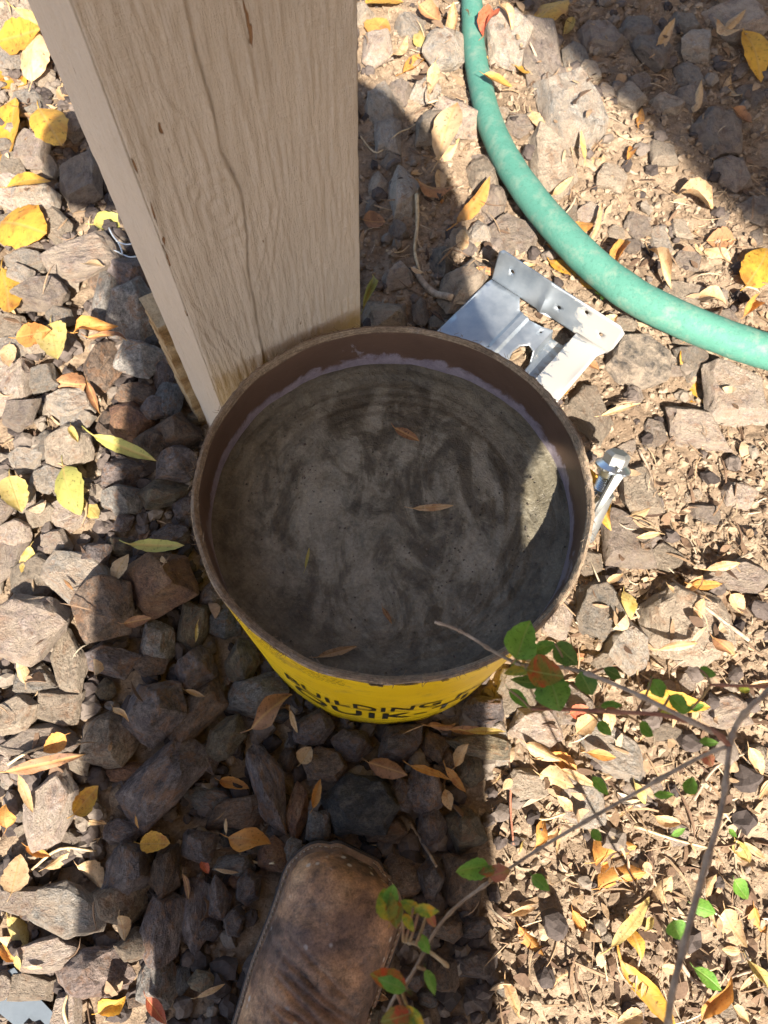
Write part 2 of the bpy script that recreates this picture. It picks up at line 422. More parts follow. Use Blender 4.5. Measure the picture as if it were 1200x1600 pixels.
def m_conc():
    N = NT('wet_concrete'); co = N.coord('Object')
    n1 = N.noise(N.coord('Object', scale=(1.0, .55, 1)), 30, 7, 0.62, 1.3); n2 = N.noise(co, 42, 6, 0.75, 0.5); n3 = N.noise(co, 420, 4, 0.8)
    a, z = polar(N)
    sx = N.new('ShaderNodeSeparateXYZ'); N.l(co, sx.inputs[0])
    rad = N.math('SQRT', N.math('ADD', N.math('POWER', sx.outputs[0], 2.0), N.math('POWER', sx.outputs[1], 2.0)))
    cb = N.new('ShaderNodeCombineXYZ'); N.l(N.math('MULTIPLY', a, .35), cb.inputs[0]); N.l(N.math('MULTIPLY', rad, 9.0), cb.inputs[1])
    tr = N.noise(cb.outputs[0], 9.0, 6, .7, .4)          # circular trowel sweeps
    col = N.ramp(n1, [(0.40, (.085, .070, .045)), (0.475, (.135, .115, .078)), (0.52, (.21, .187, .135)), (0.62, (.27, .245, .185))])
    edge = N.ramp(rad, [(0.085, 0.0), (0.122, 1.0)])
    swe = N.ramp(tr, [(0.36, .6), (0.5, 1.0), (0.66, 1.3)])
    col = N.mix(N.math('MULTIPLY', edge, .9), col, N.mix(1.0, (.135, .117, .08), swe, 'MULTIPLY'))
    col = N.mix(1.0, col, N.ramp(n2, [(0.33, .55), (0.5, 1.0), (0.68, 1.2)]), 'MULTIPLY')
    col = N.mix(1.0, col, N.ramp(n3, [(0.33, .72), (0.55, 1.0), (0.74, 1.3)]), 'MULTIPLY')
    vor = N.new('ShaderNodeTexVoronoi', i_Scale=150.0); N.l(co, vor.inputs['Vector'])
    pit = N.math('MULTIPLY', N.ramp(vor.outputs['Distance'], [(0.06, 1.0), (0.14, 0.0)]), N.ramp(n2, [(.5, 0.0), (.58, 1.0)]))
    col = N.mix(N.math('MULTIPLY', pit, .7), col, (.012, .01, .009))
    h = N.math('ADD', N.math('ADD', N.math('MULTIPLY', n2, 1.2), N.math('MULTIPLY', n3, .35)), N.math('MULTIPLY', tr, .9))
    h = N.math('SUBTRACT', h, pit)
    ro = N.ramp(n1, [(0.40, .30), (0.56, .62)])
    return N.bsdf(col, ro, N.bump(h, 0.8, 0.0026), spec=0.4)
M_CONC = m_conc()

def m_simple(name, c, rough=.6, metal=0.0, var=.15, scale=80, bumpd=.0005, spec=.4):
    N = NT(name); n = N.noise(N.coord('Object'), scale, 5, .7)
    col = N.mix(1.0, c, N.ramp(n, [(0.3, 1 - var), (0.7, 1 + var)]), 'MULTIPLY')
    return N.bsdf(col, rough, N.bump(n, .5, bumpd), metal, spec)
M_INK = m_simple('black_ink', (.018, .017, .012), .45, 0, .3)

def m_galv(name='galvanised', paint=False):
    N = NT(name); co = N.coord('Object')
    vor = N.new('ShaderNodeTexVoronoi', i_Scale=55.0); N.l(co, vor.inputs['Vector'])
    n2 = N.noise(co, 30, 5, .7); n3 = N.noise(co, 240, 4, .7)
    col = N.mix(N.ramp(n2, [(.35, 0.), (.65, 1.)]), (.30, .34, .38), (.42, .45, .48))
    ro = N.ramp(n2, [(0.3, .42), (0.7, .58)])
    metal = N.math('ADD', 0.0, 0.6)
    h = N.math('ADD', N.math('MULTIPLY', vor.outputs['Distance'], .25), N.math('MULTIPLY', n3, .2))
    if paint:
        sx = N.new('ShaderNodeSeparateXYZ'); N.l(co, sx.inputs[0])
        wet = N.noise(N.coord('Object', scale=(1, 2.2, 1)), 38, 8, .78, .8)
        k = N.math('ADD', wet, N.math('MULTIPLY', N.math('SUBTRACT', sx.outputs[0], .108), 6.5))
        k = N.ramp(k, [(.545, 0.0), (.56, 1.0)])
        col = N.mix(k, col, (.27, .258, .24)); metal = N.math('MULTIPLY', N.math('SUBTRACT', 1.0, k), .92)
        ro = N.mix(k, ro, (.62, .62, .62))
        h = N.math('ADD', h, N.math('MULTIPLY', k, .12))
    return N.bsdf(col, ro, N.bump(h, .35, .0008), metal, .5)
M_GALV = m_galv(); M_GALVP = m_galv('galvanised_with_paint', True)
M_ZINC = m_simple('zinc_plate', (.42, .47, .52), .28, .95, .08, 200, .0003)
M_DULL = m_simple('dull_steel', (.20, .20, .19), .55, .6, .12, 200, .0003)

def m_hose():
    N = NT('green_hose_rubber'); co = N.coord('Object')
    n1 = N.noise(co, 20, 5, .6); n2 = N.noise(co, 260, 5, .8); n3 = N.noise(co, 60, 5, .7)
    col = N.ramp(n1, [(.3, (.052, .165, .122)), (.7, (.072, .20, .15))])
    col = N.mix(1.0, col, N.ramp(n2, [(.32, .72), (.46, 1.0), (.7, 1.08)]), 'MULTIPLY')
    col = N.mix(N.ramp(n3, [(.50, 0.0), (.70, .65)]), col, (.18, .235, .18))
    return N.bsdf(col, .7, N.bump(N.math('ADD', n2, N.math('MULTIPLY', N.noise(N.coord('Object', scale=(1, 1, 1)), 700, 2, .5), .6)), .6, .0010), spec=.25)
M_HOSE = m_hose()

def m_leather():
    N = NT('boot_leather'); co = N.coord('Object')
    n1 = N.noise(co, 13, 5, .62, .6); n2 = N.noise(co, 60, 6, .75, .4); n3 = N.noise(co, 480, 4, .75)
    col = N.ramp(n1, [(.36, (.07, .045, .036)), (.45, (.17, .10, .068)), (.53, (.31, .175, .10)), (.64, (.44, .27, .155))])
    col = N.mix(1.0, col, N.ramp(n2, [(.34, .42), (.5, 1.0), (.66, 1.45)]), 'MULTIPLY')
    col = N.mix(1.0, col, N.ramp(n3, [(.32, .65), (.5, 1.0), (.68, 1.3)]), 'MULTIPLY')
    sm = N.ramp(N.noise(N.coord('Object', loc=(2.2, 1.3, .4)), 24, 6, .75, .8), [(.56, 0.0), (.72, .5)])
    col = N.mix(sm, col, (.20, .17, .155))
    vor = N.new('ShaderNodeTexVoronoi', i_Scale=95.0, i_Randomness=1.0); N.l(co, vor.inputs['Vector'])
    sp = N.math('MULTIPLY', N.ramp(vor.outputs['Distance'], [(.13, 1.0), (.24, 0.0)]), N.ramp(N.noise(co, 30, 3, .5), [(.50, 0.0), (.54, 1.0)]))
    col = N.mix(N.math('MULTIPLY', sp, .8), col, (.46, .42, .38))
    h = N.math('ADD', N.math('MULTIPLY', n2, .8), N.math('MULTIPLY', n3, .5))
    return N.bsdf(col, N.ramp(n2, [(.3, .42), (.7, .68)]), N.bump(h, .6, .0016), spec=.4)
M_LEATH = m_leather()
M_WELT = m_simple('boot_welt', (.20, .125, .08), .7, 0, .45, 120, .001)
M_SOLE = m_simple('boot_sole', (.045, .035, .03), .75, 0, .35, 90, .001)
M_STITCH = m_simple('stitch_thread', (.34, .26, .18), .8, 0, .2)

# ------------------------------------------------------------------ ground
GX0, GX1, GY0, GY1 = -0.80, 0.86, -0.45, 1.45
def ground_h(x, y):
    h = 0.010 * grid_noise(x + 3, y + 3, 0.16, 1) + 0.005 * grid_noise(x + 3, y + 3, 0.05, 2)
    h += 0.0030 * np.abs(grid_noise(x + 3, y + 3, 0.018, 3)) + 0.0022 * grid_noise(x + 3, y + 3, 0.008, 4) + .0012 * grid_noise(x + 3, y + 3, .004, 6)
    return h
st = 0.0036
xs = np.arange(GX0, GX1, st); ys = np.arange(GY0, GY1, st)
XX, YY = np.meshgrid(xs, ys)
ZZ = ground_h(XX, YY)
edge = np.minimum(np.minimum(XX - GX0, GX1 - XX), np.minimum(YY - GY0, GY1 - YY))
ZZ = ZZ - 0.05 * np.clip(1 - edge / 0.05, 0, 1)
nx, ny = len(xs), len(ys)
I = np.arange(nx * ny).reshape(ny, nx)
Q = np.stack([I[:-1, :-1].ravel(), I[:-1, 1:].ravel(), I[1:, 1:].ravel(), I[1:, :-1].ravel()], 1)
gr = npmesh('soil_ground', np.stack([XX.ravel(), YY.ravel(), ZZ.ravel()], 1), Q, M_SOIL, smooth=True)
tag(gr, kind='structure')
far = mesh('ground', [(-60, -60, -.02), (60, -60, -.02), (60, 60, -.02), (-60, 60, -.02)], [(0, 1, 2, 3)], M_SOIL)
tag(far, kind='structure')
def gh(x, y): return float(ground_h(np.array([x]), np.array([y]))[0])

# ------------------------------------------------------------------ rock shapes
def rock_mesh(seed, flat=False, sub=2, name='rock'):
    r = random.Random(seed)
    bm = bmesh.new()
    n = r.randint(6, 10)
    ax = (1.0, r.uniform(.78, 1.0), r.uniform(.75, 1.0))
    for i in range(n):
        v = Vector((r.gauss(0, 1), r.gauss(0, 1), r.gauss(0, 1))).normalized() * r.uniform(.82, 1.08)
        if flat and abs(v.z) > .35: v.z = math.copysign(.5 + r.uniform(-.04, .04), v.z); 
        if not flat and v.z > .55: v.z = r.uniform(.35, .6)
        bm.verts.new((v.x * ax[0], v.y * ax[1], v.z * ax[2]))
    # corner points so that the outline fills its box
    k = r.randint(4, 6); a0 = r.uniform(0, 6.28)
    for i in range(k):
        a = a0 + 6.283 * i / k + r.uniform(-.25, .25); q = r.uniform(.9, 1.12)
        bm.verts.new((math.cos(a) * q, math.sin(a) * q * ax[1], r.uniform(-.25, .3)))
        g = .72 if flat else r.uniform(.25, .78)
        bm.verts.new((math.cos(a) * q * g, math.sin(a) * q * ax[1] * g, .48 * r.uniform(.8, 1.05) if flat else r.uniform(.45, 1.0)))
    res = bmesh.ops.convex_hull(bm, input=bm.verts)
    bmesh.ops.delete(bm, geom=[g for g in set(res['geom_interior']) | set(res['geom_unused']) if isinstance(g, bmesh.types.BMVert)], context='VERTS')
    bmesh.ops.dissolve_limit(bm, angle_limit=R_(9), verts=bm.verts, edges=bm.edges)
    bmesh.ops.bevel(bm, geom=list(bm.edges), offset=.028, segments=1, affect='EDGES', profile=.6, clamp_overlap=True)
    bmesh.ops.triangulate(bm, faces=bm.faces)
    for _ in range(sub):
        es = [e for e in bm.edges if e.calc_length() > (.26 if sub > 1 else .5)]
        bmesh.ops.subdivide_edges(bm, edges=es, cuts=1, use_grid_fill=True)
        bmesh.ops.triangulate(bm, faces=bm.faces)
    bm.normal_update()
    off = Vector((seed * 3.1, seed * 1.7, 0))
    for v in bm.verts:
        p = v.co
        d = .05 * mnoise.noise(p * 1.6 + off) + .05 * mnoise.noise(p * 4 + off) + .04 * mnoise.noise(p * 9 + off)
        v.co = p + v.normal * d
    bm.normal_update()
    xs_ = [v.co.x for v in bm.verts]; ys_ = [v.co.y for v in bm.verts]; zs_ = [v.co.z for v in bm.verts]
    for v in bm.verts:
        v.co.x = (v.co.x - (min(xs_) + max(xs_)) / 2) / (max(xs_) - min(xs_)) * 2
        v.co.y = (v.co.y - (min(ys_) + max(ys_)) / 2) / (max(ys_) - min(ys_)) * 2
        v.co.z = (v.co.z - (min(zs_) + max(zs_)) / 2) / (max(zs_) - min(zs_)) * 2
    me = bpy.data.meshes.new(name); bm.to_mesh(me); bm.free()
    me.polygons.foreach_set('use_smooth', [True] * len(me.polygons)); me.set_sharp_from_angle(angle=R_(19))
    return me
ROUND = [rock_mesh(i) for i in range(22)]
FLAT = [rock_mesh(100 + i, True) for i in range(14)]
NRM, NFM = len(ROUND), len(FLAT)
_mc = {}
def rock_data(flat, i, c, sun_dust=False):
    i = i % (NFM if flat else NRM); key = (flat, i, c, sun_dust)
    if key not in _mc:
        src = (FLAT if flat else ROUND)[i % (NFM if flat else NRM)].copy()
        src.materials.append(SUN_DUST[c] if sun_dust else ROCK[c][0]); _mc[key] = src
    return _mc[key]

rocks = []     # (x, y, half a, half b, yaw, top z)
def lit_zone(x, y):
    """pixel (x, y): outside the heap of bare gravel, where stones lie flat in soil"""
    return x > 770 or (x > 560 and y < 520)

def put_rock(px, py, wpx, hpx, ang=0.0, c='G', flat=None, zoff=0.0, idx=None, manual=True):
    if flat is None: flat = (px > 770 or px < 130) and c != 'K'
    z = .02
    a = R_(ang)
    dx, dy = math.cos(a), -math.sin(a)
    e = up(px + dx * wpx / 2, py + dy * wpx / 2, z) - up(px - dx * wpx / 2, py - dy * wpx / 2, z)
    f = up(px + dy * hpx / 2, py - dx * hpx / 2, z) - up(px - dy * hpx / 2, py + dx * hpx / 2, z)
    A, B = e.length / 2, f.length / 2
    p = up(px, py, z)
    th = min(A, B) * (0.60 if flat else 0.88) 
    yaw = math.atan2(e.y, e.x)
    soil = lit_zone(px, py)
    zc = gh(p.x, p.y) + th * (0.20 if soil else 0.45) + zoff + (0.0 if soil else .003 + random.uniform(0, .009) * (max(wpx, hpx) > 34))
    i = random.randrange(1000) if idx is None else idx
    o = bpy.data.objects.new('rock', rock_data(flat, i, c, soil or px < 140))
    o.scale = (A * (1.22 if flat else 1.15), B * (1.22 if flat else 1.15), th)
    o.location = (p.x, p.y, zc)
    o.rotation_euler = (R_(random.uniform(-9, 9)), R_(random.uniform(-9, 9)), yaw + (math.pi if random.random() < .5 else 0))
    link(o)
    rocks.append((p.x, p.y, A, B, yaw, zc + th, px, py, max(wpx, hpx), c, flat, o, wpx / hpx if hpx else 1))
    return o

def top_z(x, y, pad=0.0):
    z = gh(x, y)
    for r in rocks:
        dx, dy = x - r[0], y - r[1]
        if dx * dx + dy * dy > .01: continue
        ca, sa = math.cos(r[4]), math.sin(r[4])
        u, v = (dx * ca + dy * sa) / (r[2] + pad), (-dx * sa + dy * ca) / (r[3] + pad)
        d = u * u + v * v
        if d < 1: z = max(z, r[5] - (r[5] - z) * d ** 2 * .5)
    return z

MAN = """127 405 62 112 85 P;203 427 58 58 20 P;167 455 45 70 0 G;170 488 28 30 0 U;213 490 84 84 0 G;229 527 52 30 0 U;70 465 70 46 0 P
157 565 58 70 0 B;215 562 74 50 -8 G;253 580 32 42 0 P;262 620 42 54 0 U;211 612 68 44 10 B;242 638 36 36 0 P;204 657 62 58 0 R;167 657 36 40 0 B
236 691 50 46 0 B;275 673 66 52 10 B;108 630 66 44 0 G;117 656 46 40 0 G;108 698 66 56 0 T;68 690 32 40 0 G;38 713 48 36 0 G;72 745 52 40 0 G
183 730 64 48 0 P;277 722 64 52 5 P;255 767 80 38 8 O;187 777 62 46 -20 G;288 787 38 40 0 P;20 598 52 76 0 N;20 543 46 32 0 G;42 410 48 28 0 G
12 862 48 76 0 N;50 897 74 66 -10 T;128 905 98 74 -30 G;185 850 46 28 0 O;250 910 106 102 -35 R;172 955 92 84 30 B;52 986 100 92 0 N;105 1030 98 48 -80 T
241 998 52 58 0 G;296 975 48 72 0 O;341 967 54 46 0 U;328 925 40 42 0 P;174 1030 80 54 0 P;233 1037 46 34 0 B;295 1040 70 72 0 P;373 1027 50 64 0 O
395 1083 98 66 10 G;57 1062 68 44 0 G;87 1105 64 50 0 O;25 1115 62 60 0 B;240 1112 92 100 0 P;302 1108 118 56 48 B;350 1150 76 48 60 O;322 1182 36 50 0 P
62 1158 98 54 0 N;168 1152 80 86 0 T;250 1222 160 78 52 P;82 1260 68 116 0 N;195 1205 64 32 0 R;180 1242 32 40 0 T;322 1248 78 36 -6 U;360 1272 92 48 12 B
190 1300 58 34 -8 P;310 1322 54 48 0 P;352 1308 30 32 0 K;205 1362 70 90 0 P;256 1360 46 76 0 B;185 1405 80 80 0 T;105 1420 110 74 -12 G;365 1352 60 32 0 G
252 1448 60 112 0 P;302 1432 46 106 5 P;342 1403 34 66 8 P;388 1388 36 52 -20 P;369 1376 28 26 0 R;328 1453 36 36 0 P;368 1443 30 38 25 P;75 1490 98 50 8 N
148 1520 112 74 0 N;210 1475 52 50 0 T;248 1530 66 86 0 G;28 1407 56 38 0 N;315 1532 38 32 0 O;280 1535 28 52 0 U;45 1545 60 40 0 B
420 1230 134 50 -70 P;462 1268 86 38 80 R;550 1163 62 46 -6 P;627 1158 74 58 20 P;563 1257 110 92 5 K;600 1297 68 40 0 B;505 1193 66 52 0 B;487 1138 62 48 35 P
447 1185 28 36 0 B;663 1235 52 78 8 P;683 1163 44 54 0 B;705 1187 32 42 0 B;738 1200 42 54 0 O;750 1163 90 42 -8 O;757 1110 60 46 0 P;727 1298 66 70 -5 O
677 1290 42 56 0 P;630 1242 36 50 0 P;497 1292 36 48 0 G;456 1328 26 36 0 G;430 1335 54 52 0 R;628 1374 80 72 0 B;677 1372 44 68 5 P;722 1382 60 92 10 B
745 1503 68 52 0 P;695 1452 50 40 0 B;660 1450 40 44 0 P;690 1520 48 60 0 B;640 1530 40 40 0 P;870 945 56 78 0 N;945 945 68 94 0 G;990 1005 60 78 0 G
1080 975 118 112 0 T;808 1080 62 72 10 T;843 1140 76 66 0 N;775 1160 46 70 0 G;958 1168 130 62 -40 G;912 1255 66 68 0 G;828 1228 62 48 0 T;1142 1108 78 52 0 P
1050 1140 48 28 0 U;900 1095 56 58 0 N;1160 892 92 46 0 N;1010 550 98 76 20 K;978 505 40 36 0 T;922 643 58 82 15 T;1003 757 76 46 -70 T;988 833 70 78 0 N
1160 600 88 78 0 N;1105 657 100 54 -15 P;1093 548 46 50 0 G;1142 488 46 40 0 P;1078 445 58 40 0 T;693 77 62 52 0 G;795 62 62 72 0 G;845 75 94 58 -75 N
895 165 92 108 0 G;865 245 84 60 -75 T;990 140 42 38 0 T;945 38 64 38 0 P;1027 58 56 60 0 P;990 37 30 25 0 B;1155 20 78 46 0 P;1087 95 36 36 0 G
1090 138 42 38 0 P;1128 192 68 64 0 P;1155 257 46 46 0 P;1050 145 46 30 0 B;722 183 66 56 -40 P;685 190 66 60 0 T;607 197 40 54 0 G;613 240 32 26 0 B
596 275 38 40 0 B;632 293 52 72 0 G;692 407 48 70 0 K;718 362 44 40 0 U;757 350 42 34 0 G;725 445 62 92 -25 R;803 352 74 52 5 N;757 255 54 56 0 R
770 305 46 64 -10 P;625 352 32 34 0 P;600 490 78 56 20 B;657 473 24 52 0 O;690 500 42 36 0 T;622 427 52 36 30 P;16 82 42 36 0 G;48 230 44 42 0 N
125 275 60 68 0 P;115 195 36 30 0 P;55 310 62 42 0 G;38 150 42 36 0 G;22 22 58 54 0 U;150 430 34 34 0 B;20 830 46 36 0 N;100 800 60 44 0 N
60 800 42 36 0 T;30 775 40 34 0 G;85 845 44 36 0 N;150 865 40 34 0 P;35 650 50 40 0 N;70 590 44 40 0 G;62 540 42 34 0 T;95 500 36 30 0 G;1175 760 46 38 0 N
1050 860 50 42 0 T;930 870 42 36 0 T;1120 790 40 30 0 N;1040 230 36 30 0 T;960 260 42 36 0 T;1010 330 40 34 0 N;850 330 36 32 0 T;905 75 40 36 0 G;640 30 50 40 0 G
590 70 44 40 0 N;760 120 44 38 0 T;665 130 46 36 0 G;625 130 40 34 0 N;1000 30 46 36 0 P;1185 130 40 36 0 P;1080 20 40 34 0 B;1190 320 44 40 0 P;1000 1240 44 40 0 N"""
for ln in MAN.replace('\n', ';').split(';'):
    a = ln.split(); put_rock(float(a[0]), float(a[1]), float(a[2]), float(a[3]), float(a[4]), a[5])

# the things the loose stones must keep clear of (world)
TC = Vector((0.0170, 0.1893, 0.0)); TR, TB = 0.1335, 0.1295      # tube: centre, half axes
def blocked(x, y, r):
    if ((x - TC.x) / (TR + r * .7)) ** 2 + ((y - TC.y) / (TB + r * .7)) ** 2 < 1: return True
    if abs((x + .088) * .879 + (y - .352) * .477) < .068 + r * .6 and abs(-(x + .088) * .477 + (y - .352) * .879) < .085 + r * .6: return True
    if -0.17 < x < 0.045 and -0.36 < y < -0.03 and abs((x + .028) * .93 - (y + .04) * .37) < .07: return True
    return False

# fill between them, biggest first
tries = 0; nfill = 0
SZ = [(46, 34, 60), (34, 25, 80)]
for lo_, cnt in (((44, 60), 16), ((32, 44), 36), ((23, 32), 52)):
    k = 0; t = 0
    while k < cnt and t < 6000:
        t += 1
        px, py = random.uniform(-10, 1210), random.uniform(-10, 1610)
        if 560 > px > 60 + .4 * py and py < 620: continue
        dens = 1.0 if not lit_zone(px, py) else .35
        if px > 800 and py > 1200: dens = .12
        if random.random() > dens: continue
        s = random.uniform(*lo_); p = up(px, py, .02); r = s / 2 * (up(px + 1, py, .02) - p).length
        if blocked(p.x, p.y, r): continue
        if (p.x > .07 and p.x < .28 and .38 < p.y < .6): continue
        if any((p.x - q[0]) ** 2 + (p.y - q[1]) ** 2 < (r * .9 + (q[2] + q[3]) / 2 * .86) ** 2 for q in rocks): continue
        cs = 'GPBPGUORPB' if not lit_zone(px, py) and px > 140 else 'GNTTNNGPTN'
        put_rock(px, py, s, s * random.uniform(.65, .95), random.uniform(-90, 90), random.choice(cs), manual=False)
        k += 1; nfill += 1
print('rocks', len(rocks))

# ------------------------------------------------------------------ loose stuff (nobody could count it)
def icos(n=0):
    bm = bmesh.new(); bmesh.ops.create_icosphere(bm, subdivisions=1 + n, radius=1.0)
    V = np.array([v.co[:] for v in bm.verts]); T = np.array([[v.index for v in f.verts] for f in bm.faces]); bm.free(); return V, T
def rotm(n):
    q = rng.normal(size=(n, 4)); q /= np.linalg.norm(q, axis=1)[:, None]; w_, x, y, z = q.T
    return np.stack([1 - 2 * (y * y + z * z), 2 * (x * y - z * w_), 2 * (x * z + y * w_), 2 * (x * y + z * w_), 1 - 2 * (x * x + z * z), 2 * (y * z - x * w_),
                     2 * (x * z - y * w_), 2 * (y * z + x * w_), 1 - 2 * (x * x + y * y)], 1).reshape(n, 3, 3)
def lumps(name, pts, size, mat, flatness=.7, tone=None, jit=.28, lvl=0):
    V0, T0 = icos(lvl); n = len(pts)
    V = V0[None] * (1 + rng.normal(0, jit, (n, len(V0), 1)).clip(-.5, .5)) * rng.uniform(.65, 1.25, (n, 1, 3))
    V = np.einsum('nij,nkj->nki', rotm(n), V); V[:, :, 2] *= flatness
    V = V * np.asarray(size)[:, None, None] + np.asarray(pts)[:, None, :]
    T = T0[None] + (np.arange(n) * len(V0))[:, None, None]
    o = npmesh(name, V.reshape(-1, 3), T.reshape(-1, 3), mat)
    if tone is not None:
        at = o.data.attributes.new('tone', 'FLOAT', 'POINT'); at.data.foreach_set('value', np.repeat(tone, len(V0)).astype(np.float32))
    return o
def pick(n, fn):
    """n random ground points weighted by fn(px, py)"""
    out = []
    while len(out) < n:
        x, y = random.uniform(-.68, .72), random.uniform(-.3, 1.3)
        px, py = pr((x, y, 0))
        if -80 < px < 1290 and -40 < py < 1680 and random.random() < fn(px, py) * (1.0 if py > 500 else .8): out.append((x, y, px, py))
    return out
def offrock(P, k=.72): return [p for p in P if not blocked(p[0], p[1], 0) and (top_z(p[0], p[1]) < gh(p[0], p[1]) + .003 or random.random() > k)]
def wgrav(px, py): return 1.0 if not lit_zone(px, py) else .14
def wsoil(px, py): return 1.0 if lit_zone(px, py) else .22
def wchip(px, py):
    if 900 < px < 1060 and 590 < py < 760: return .15
    if px > 880 and py > 680: return 1.0
    if px > 640 and py < 520: return .5 if not (px > 960 and py < 300) else .3
    if px < 150: return .38
    if px > 770 and py > 1180: return 1.0
    return .10

P = pick(3400, wgrav)
sz = rng.uniform(.004, .0105, len(P)); pts = [(x, y, gh(x, y) + s * .5) for (x, y, _, _), s in zip(P, sz)]
tag(lumps('small_gravel', pts, sz, M_GRAV, .8, rng.random(len(P)), .16, 1), 'small brown and grey gravel filling the gaps between rocks', 'gravel', kind='stuff')
P = pick(22000, wsoil)
sz = .0011 + .0042 * rng.random(len(P)) ** 4; pts = [(x, y, gh(x, y) + s * .35) for (x, y, _, _), s in zip(P, sz)]
tag(lumps('soil_crumbs', pts, sz, M_CLOD, .8), 'dry crumbly soil clods over the bare ground', 'soil crumbs', kind='stuff')

def slivers(name, P, lo, hi, wr, mat, tone, lift=.0012, bend=.25):
    """flat bent chips: 5 stations x 2 sides, with thickness"""
    n = len(P); ns = 5
    t = np.linspace(-.5, .5, ns)
    L = lo + (hi - lo) * rng.random(n) ** 1.8; Wd = L * rng.uniform(*wr, n)
    shape = np.array([.12, .75, 1.0, .8, .10])
    yaw = rng.uniform(0, 6.28, n); tilt = rng.normal(0, .22, n); roll = rng.normal(0, .5, n); bd = rng.normal(0, bend, n); bz = rng.normal(0, bend, n)
    V = np.zeros((n, ns, 4, 3))
    for i in range(ns):
        x = t[i] * L; wv = Wd * shape[i] * .5; yy = bd * L * (t[i] ** 2 - .12); zz = bz * L * (t[i] ** 2 - .12)
        for k, (sy, szz) in enumerate(((-1, -1), (1, -1), (1, 1), (-1, 1))):
            V[:, i, k, 0] = x; V[:, i, k, 1] = yy + sy * wv; V[:, i, k, 2] = zz + szz * np.minimum(.0005, wv * .5)
    V = V.reshape(n, ns * 4, 3)
    cr, sr = np.cos(roll)[:, None], np.sin(roll)[:, None]; y_, z_ = V[..., 1] * cr - V[..., 2] * sr, V[..., 1] * sr + V[..., 2] * cr
    ct, stt = np.cos(tilt)[:, None], np.sin(tilt)[:, None]; x_, z2 = V[..., 0] * ct - z_ * stt, V[..., 0] * stt + z_ * ct
    cy, sy_ = np.cos(yaw)[:, None], np.sin(yaw)[:, None]
    V = np.stack([x_ * cy - y_ * sy_, x_ * sy_ + y_ * cy, z2], -1)
    base = np.array([(p[0], p[1], top_z(p[0], p[1]) + lift * random.uniform(.3, 1.0)) for p in P])
    V += base[:, None, :]
    q = []
    for i in range(ns - 1):
        for k in range(4):
            a = i * 4 + k; b = i * 4 + (k + 1) % 4; q.append((a, b, b + 4, a + 4))
    q += [(3, 2, 1, 0), (ns * 4 - 4, ns * 4 - 3, ns * 4 - 2, ns * 4 - 1)]
    T = np.array(q)[None] + (np.arange(n) * ns * 4)[:, None, None]
    o = npmesh(name, V.reshape(-1, 3), T.reshape(-1, 4), mat)
    at = o.data.attributes.new('tone', 'FLOAT', 'POINT'); at.data.foreach_set('value', np.repeat(np.asarray(tone) ** 1.35, ns * 4).astype(np.float32))
    return o
P = offrock(pick(2300, wchip))
tag(slivers('wood_chips', P, .0035, .030, (.10, .34), M_CHIP, rng.random(len(P))), 'litter of dry wood chips and leaf scraps on the soil', 'plant litter', kind='stuff')
P = offrock(pick(1500, wchip))
tag(slivers('dry_straw', P, .018, .05, (.025, .06), M_CHIP, rng.uniform(.3, 1, len(P)), .006, .5), 'thin dry straws and rootlets strewn over the soil', 'straw', kind='stuff')
P = offrock(pick(700, wchip))
tag(slivers('leaf_scraps', P, .008, .02, (.35, .7), M_CHIP, rng.uniform(.15, .9, len(P)), .006, .7), 'crumbled scraps of tan dead leaves on the ground', 'leaf scraps', kind='stuff')

# ------------------------------------------------------------------ painted wooden post, raw board, porch roof
PW = 0.12; PA = Vector((-0.1126, 0.2717, 0)); PTH = R_(32); PWU, PWV = .125, .12
PU = Vector((math.cos(PTH), math.sin(PTH), 0)); PV = Vector((-math.sin(PTH), math.cos(PTH), 0))
ROOF_Z = 2.40
def on_face(px, py):
    """photo pixel -> (distance along the front face of the post, height)"""
    d = Vector(RC @ np.array([px - 600, -(py - 800), -F])); o = Vector((0, 0, H))
    t = (PA - o).dot(PV) / d.dot(PV); p = o + d * t
    return ((p - PA).dot(PU), p.z)
CR = [on_face(*q) for q in ((283, -60), (290, 0), (307, 80), (333, 170), (345, 235), (378, 300), (386, 360), (388, 420), (402, 500), (412, 560), (414, 640))]
LN = [[on_face(*q) for q in L] for L in (((205, 0), (240, 90), (262, 150), (300, 190), (325, 240), (330, 270)), ((350, 0), (362, 80), (385, 170), (405, 240), (425, 330), (415, 400), (400, 450)),
      ((365, -20), (385, 40), (400, 110), (420, 220), (440, 320), (430, 400), (420, 470)), ((300, 470), (345, 520), (385, 570), (400, 610)), ((310, 505), (350, 560), (370, 600)))]
KN = on_face(345, 325)
def seg_d(P, s, z):
    """signed distance field to a polyline running up the post (arrays)"""
    zs = np.array([p[1] for p in P])[::-1]; ss = np.array([p[0] for p in P])[::-1]
    return s - np.interp(z, zs, ss), (z > zs[0]) & (z < zs[-1])
zl = np.concatenate([np.arange(-.03, .62, .0017), np.arange(.66, ROOF_Z, .11), [ROOF_Z]])
nu = 150
